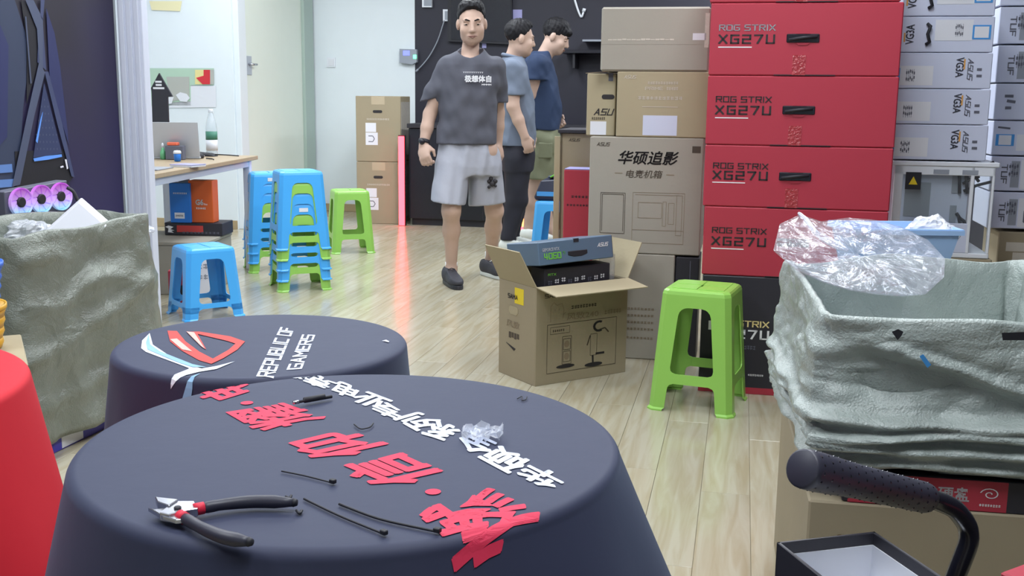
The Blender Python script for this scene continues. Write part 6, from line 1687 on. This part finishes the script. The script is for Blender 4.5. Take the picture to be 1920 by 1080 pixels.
# clear plastic bag over the rim
pbag = thing('plastic_bag', 'large clear crumpled plastic bag draped over the rim of the right sack', 'plastic bag', (.86, 2.42, .752))
edge = [(1450, 470), (1462, 420), (1500, 402), (1540, 415), (1590, 408), (1640, 412), (1690, 425), (1740, 450), (1772, 485), (1770, 520), (1735, 552), (1690, 556), (1640, 552), (1590, 544), (1540, 528), (1490, 505)]
ne = len(edge); cpx = sum(e[0] for e in edge) / ne; cpy = sum(e[1] for e in edge) / ne
def depth_at(py): return 2.52 - (py - 400) / 160 * .42
def pring(f, lift, side):
    ring = []
    n = 64
    for i in range(n):
        t = i / n * ne; a = edge[int(t) % ne]; b = edge[(int(t) + 1) % ne]; u = t - int(t); u = u * u * (3 - 2 * u)
        x = a[0] + (b[0] - a[0]) * u; y = a[1] + (b[1] - a[1]) * u
        x = cpx + (x - cpx) * f; y = cpy + (y - cpy) * f
        p = Q(x, y, depth_at(y))
        d = (CAM - p).normalized()
        q = Vector((p.x * 8, p.y * 8, p.z * 8 + 3 * side))
        w = .055 * noise.noise(q) + .035 * abs(noise.noise(q * 2.3)) + .016 * noise.noise(q * 5.5)
        ring.append(p + d * (lift + w * (1 - f ** 6)) * side - pbag.location)
    return ring
rings = [pring(.03, .055, 1), pring(.2, .053, 1), pring(.35, .05, 1), pring(.5, .045, 1), pring(.62, .04, 1), pring(.74, .034, 1), pring(.84, .026, 1), pring(.92, .018, 1), pring(.97, .010, 1), pring(1.0, 0, 1)]
rings += [pring(.97, .008, -1), pring(.9, .014, -1), pring(.75, .02, -1), pring(.5, .025, -1), pring(.25, .03, -1), pring(.03, .03, -1)]
MB().loft(rings, cap=False).build('film', MATS['film'], pbag)
tw = [Q(1500, 405, 2.5), Q(1496, 398, 2.48), Q(1512, 410, 2.44), Q(1530, 440, 2.40), Q(1590, 470, 2.34)]
MB().tube([p - pbag.location for p in sm(tw)], [.002] * 4 + [.004] * 4 + [.006] * 5 + [.009] * 3 + [.004], 7).build('twisted_neck', MATS['film_milky'], pbag)
# pale blue bin behind the sack
bn = thing('storage_bin', 'pale blue open plastic bin behind the right sack', 'bin', (0, 0, 0))
BY = 3.05
a = Q(1596, 430, BY); b = Q(1815, 448, BY - .05); zb = Q(1700, 520, BY).z
bn.location = (a.x, BY, zb); wB = b.x - a.x; hB = a.z - zb
def rr_(x0, x1, y0, y1, z): return [(x0, y0, z), (x1, y0, z), (x1, y1, z), (x0, y1, z)]
MB().loft([rr_(.03, wB - .03, .02, .18, 0), rr_(0, wB, 0, .20, hB), rr_(-.008, wB + .008, -.008, .208, hB), rr_(-.008, wB + .008, -.008, .208, hB - .014), rr_(-.006, wB + .006, -.006, .206, hB + .003), rr_(.004, wB - .004, .004, .196, hB + .003), rr_(.034, wB - .034, .024, .176, .006)]).build('bin_body', MATS['bin_blue'], bn)
crumple('foam_wrap', 'white foam wrap piled in the pale blue bin', (a.x + wB * .82, BY + .08, zb + hB - .06), .055, 'white_paper', 8.0, 'foam', (1.3, .9, .9), part='foam')
sup = thing('large_carton', 'brown carton under the pale blue bin, mostly hidden', 'box', (a.x, BY, 0), 0, 'brown cartons')
MB().box(-.02, wB + .02, -.02, .25, 0, zb - .002).build('carton_body', MATS['carton'], sup, bevel=.003); MB().box(-.01, wB + .01, .11, .115, zb - .0025, zb - .0012).build('tape', MATS['tape'], sup)

# hand truck with its padded grip, lower right
gA = Q(1503, 878, 1.12); gB = Q(1738, 934, 1.26)
ht = thing('hand_truck', 'folding hand truck with a thick black dotted foam grip on a bent tube', 'hand truck', (gB.x + .05, gB.y - .05, 0))
o = ht.location.copy()
g = gB - gA; L_ = g.length; gd = g.normalized()
prof = [(0.0, .0195), (.0015, .0218), (.010, .0225), (.035, .0225), (.07, .0212), (.11, .0200), (L_ - .01, .0195), (L_ - .003, .0185), (L_, .014)]
gp = MB().tube([gA + gd * t - o for t, r in prof], [r for t, r in prof], 28).build('foam_grip', MATS['grip'], ht, smooth=True)
dots = MB(); u0 = gd.orthogonal().normalized(); v0 = gd.cross(u0)
for k in range(15):
    t = .012 + (L_ - .024) * k / 14
    rad = np.interp(t, [p[0] for p in prof], [p[1] for p in prof])
    for j in range(14):
        a_ = 2 * PI * (j + .5 * (k % 2)) / 14; n_ = u0 * math.cos(a_) + v0 * math.sin(a_); c = gA + gd * t + n_ * (rad - .0002) - o
        mt = Matrix((v0 * math.cos(a_) - u0 * math.sin(a_), gd, n_)).transposed().to_4x4(); mt.translation = c
        dots.add([(.0020 * math.cos(2 * PI * q / 6), .0020 * math.sin(2 * PI * q / 6), 0) for q in range(6)] + [(0, 0, .0012)], [(q, (q + 1) % 6, 6) for q in range(6)], mt)
do = dots.build('grip_dots', MATS['black_gloss'], gp); do['kind'] = 'stuff'
tub = sm([gB - gd * .02, gB + gd * .02, Q(1790, 952, 1.28), Q(1815, 985, 1.29), Q(1818, 1015, 1.29), Q(1800, 1060, 1.29), Q(1780, 1110, 1.30), Q(1770, 1160, 1.30)], 2)
tub += [Vector((tub[-1].x, tub[-1].y, z)) for z in (.30, .15, .03)]
MB().tube([p - o for p in tub], .0125, 16).build('bent_tube', MATS['black_gloss'], ht, smooth=True)
e = tub[-1] - o
MB().box(e.x - .15, e.x + .15, e.y - .14, e.y + .02, .001, .012).build('toe_plate', MATS['steel'], ht, bevel=.002)
for sx in (-.13, .13): MB().lathe([(.005, -.012), (.05, -.012), (.055, -.006), (.055, .006), (.05, .012), (.005, .012)], 20, Matrix.Translation((e.x + sx, e.y + .06, .056)) @ Matrix.Rotation(PI / 2, 4, 'Y')).build('wheel', MATS['rubber'], ht)
MB().tube([(e.x - .13, e.y + .06, .056), (e.x + .13, e.y + .06, .056)], .008, 8).build('axle', MATS['steel'], ht); MB().tube([(e.x, e.y, .05), (e.x, e.y + .06, .056)], .008, 8).build('axle_arm', MATS['steel'], ht)

# shallow black tray with white inside and the boxes it rests on, at the bottom edge
TZ = .60
c0 = P(1456, 1016, TZ + .06); c1 = P(1640, 996, TZ + .06)
tr = thing('gift_tray', 'shallow open black box lined with white at the bottom frame edge', 'box', (c0.x, c0.y, TZ + .0), math.atan2(c1.y - c0.y, c1.x - c0.x))
wT = (c1 - c0).length; dT = .16; t_ = .004
MB().box(0, wT, -dT, 0, 0, t_).build('tray_floor', MATS['white_paper'], tr)
for x0, x1, y0, y1 in ((0, wT, -t_, 0), (0, wT, -dT, -dT + t_), (0, t_, -dT, 0), (wT - t_, wT, -dT, 0)):
    wl_ = MB().box(x0, x1, y0, y1, 0, .06).build('tray_side', MATS['black_card'], tr, bevel=.0008)
for x0, x1, y0, y1 in ((t_, wT - t_, -t_ - .0012, -t_), (t_, t_ + .0012, -dT + t_, -t_), (wT - t_ - .0012, wT - t_, -dT + t_, -t_)):
    MB().box(x0, x1, y0, y1, t_, .046).build('white_lining', MATS['white_paper'], tr)
su = thing('large_carton', 'brown carton under the shallow black tray, below the frame', 'box', (c0.x, c0.y, 0), tr.rotation_euler.z, 'brown cartons')
MB().box(.10, wT + .01, -dT * .8, .005, 0, TZ - .001).build('carton_body', MATS['carton'], su, bevel=.003); MB().box(wT / 2 - .02, wT / 2 + .02, -dT * .7, .004, TZ - .0012, TZ - .0004).build('tape', MATS['tape'], su)
q = P(1880, 1076, .62)
rb3 = thing('red_black_box', 'black box with a red edge in the bottom right corner', 'box', (q.x, q.y, .0), math.radians(-58))
MB().box(0, .30, 0, .20, .0, .60).build('box_body', MATS['black_card'], rb3, bevel=.002); MB().box(-.002, .302, -.002, .202, .6002, .622).build('red_lid', MATS['red_card'], rb3, bevel=.002)

# ------------------------------------------------------------------ printed graphic on the side wall
wg = thing('wall_graphic', 'large dark purple print of a computer case on the side wall', 'poster', tuple(along(E0, -1.2)))
pm_ = mat('print_purple', rgb(40, 34, 62), .55)
nt = pm_.node_tree; pbp = nt.nodes['Principled BSDF']; tcn = nt.nodes.new('ShaderNodeTexCoord'); gr = nt.nodes.new('ShaderNodeTexNoise'); gr.inputs['Scale'].default_value = .9; rp = nt.nodes.new('ShaderNodeValToRGB')
nt.links.new(tcn.outputs['Object'], gr.inputs['Vector']); nt.links.new(gr.outputs['Fac'], rp.inputs[0]); rp.color_ramp.elements[0].position = .35; rp.color_ramp.elements[0].color = rgb(36, 32, 46); rp.color_ramp.elements[1].position = .7; rp.color_ramp.elements[1].color = rgb(42, 36, 84)
nt.links.new(rp.outputs[0], pbp.inputs['Base Color'])
def gflat(name, px, m, off): return flat(name, px, m, wg, E0, V, off=off, th=.0012)
for n_, c_ in (('pr_bar', (72, 80, 106)), ('pr_bar2', (60, 68, 104)), ('pr_dark', (24, 24, 34)), ('pr_blue', (40, 46, 92)), ('pr_glow', (96, 150, 236)), ('pr_case', (48, 58, 84)), ('pr_mesh', (44, 54, 92)), ('pr_white', (220, 220, 235)), ('pr_pale', (92, 128, 190))): mat(n_, rgb(*c_), .55, var=.12, vscale=5)
a0 = onp(255, 200, E0, V)
MB().loft([[along(E0, -2.4) + V * .003 + Vector((0, 0, z)) - wg.location, along(E0, -.01) + V * .003 + Vector((0, 0, z)) - wg.location, along(E0, -.01) + V * .005 + Vector((0, 0, z)) - wg.location, along(E0, -2.4) + V * .005 + Vector((0, 0, z)) - wg.location] for z in (.05, CEIL - .05)]).build('print_sheet', pm_, wg)
g6 = lambda l: [(x / 2.571, y / 2.571) for x, y in l]
gflat('case_side', g6([(-60, 0), (70, 0), (128, 180), (128, 380), (110, 520), (100, 700), (60, 940), (-60, 940)]), 'pr_case', .007)
gflat('case_shadow', g6([(0, 120), (40, 220), (34, 660), (0, 700), (-60, 700), (-60, 120)]), 'pr_blue', .009)
gflat('case_dark', g6([(100, 0), (180, 60), (190, 300), (150, 420), (128, 500), (128, 200)]), 'pr_dark', .009)
gflat('blue_haze', g6([(222, 40), (262, 160), (290, 330), (326, 640), (330, 700), (300, 600), (240, 400)]), 'pr_blue', .009)
gflat('case_base', g6([(70, 730), (320, 720), (356, 850), (330, 880), (80, 930)]), 'pr_dark', .009)
gflat('mesh_field', g6([(212, 400), (298, 740), (160, 760)]), 'pr_mesh', .011)
gflat('case_bar', g6([(122, 0), (160, 0), (206, 92), (206, 340), (188, 310), (178, 140)]), 'pr_bar', .013)
gflat('case_bar', g6([(196, 0), (214, 0), (206, 100), (194, 80)]), 'pr_bar2', .013)
gflat('case_bar', g6([(206, 120), (222, 340), (180, 300), (186, 120)]), 'pr_bar2', .012)
gflat('case_bar', g6([(188, 300), (216, 350), (164, 560), (96, 890), (58, 900), (130, 560)]), 'pr_bar', .014)
gflat('case_bar', g6([(214, 345), (232, 345), (300, 600), (358, 855), (344, 850), (276, 600)]), 'pr_bar2', .014)
gflat('glow_line', g6([(206, 540), (196, 570), (172, 680), (180, 690)]), 'pr_glow', .013)
gflat('glow_line', g6([(160, 764), (220, 752), (296, 744), (298, 756), (230, 770), (165, 778)]), 'pr_glow', .013)
gflat('white_mark', g6([(312, 768), (320, 768), (328, 812), (322, 816)]), 'pr_white', .015)
gflat('white_mark', g6([(290, 802), (304, 798), (306, 806), (292, 810)]), 'pr_white', .015)
gflat('pale_line', g6([(120, 80), (126, 80), (152, 400), (146, 404)]), 'pr_bar', .013)
gflat('pale_patch', g6([(-60, 800), (56, 790), (60, 830), (-60, 840)]), 'pr_pale', .011)
gflat('pale_patch', g6([(-60, 870), (80, 862), (64, 900), (-60, 910)]), 'pr_pale', .011)
mb = MB()
for r in range(8):
    zc = 480 + r * 34; half = 6 + r * 7
    for k in range(-3, 4):
        if abs(k) * 12 > half: continue
        cx = 214 + k * 16 + r * 2; d_ = [onw(cx / 2.571 + dx, zc / 2.571 + dy, .0125, E0, V) - wg.location for dx, dy in ((-1, 0), (0, -2.5), (1, 0), (0, 2.5))]
        mb.add(d_, [(0, 1, 2, 3)])
mb.build('mesh_dots', MATS['pr_bar'], wg)
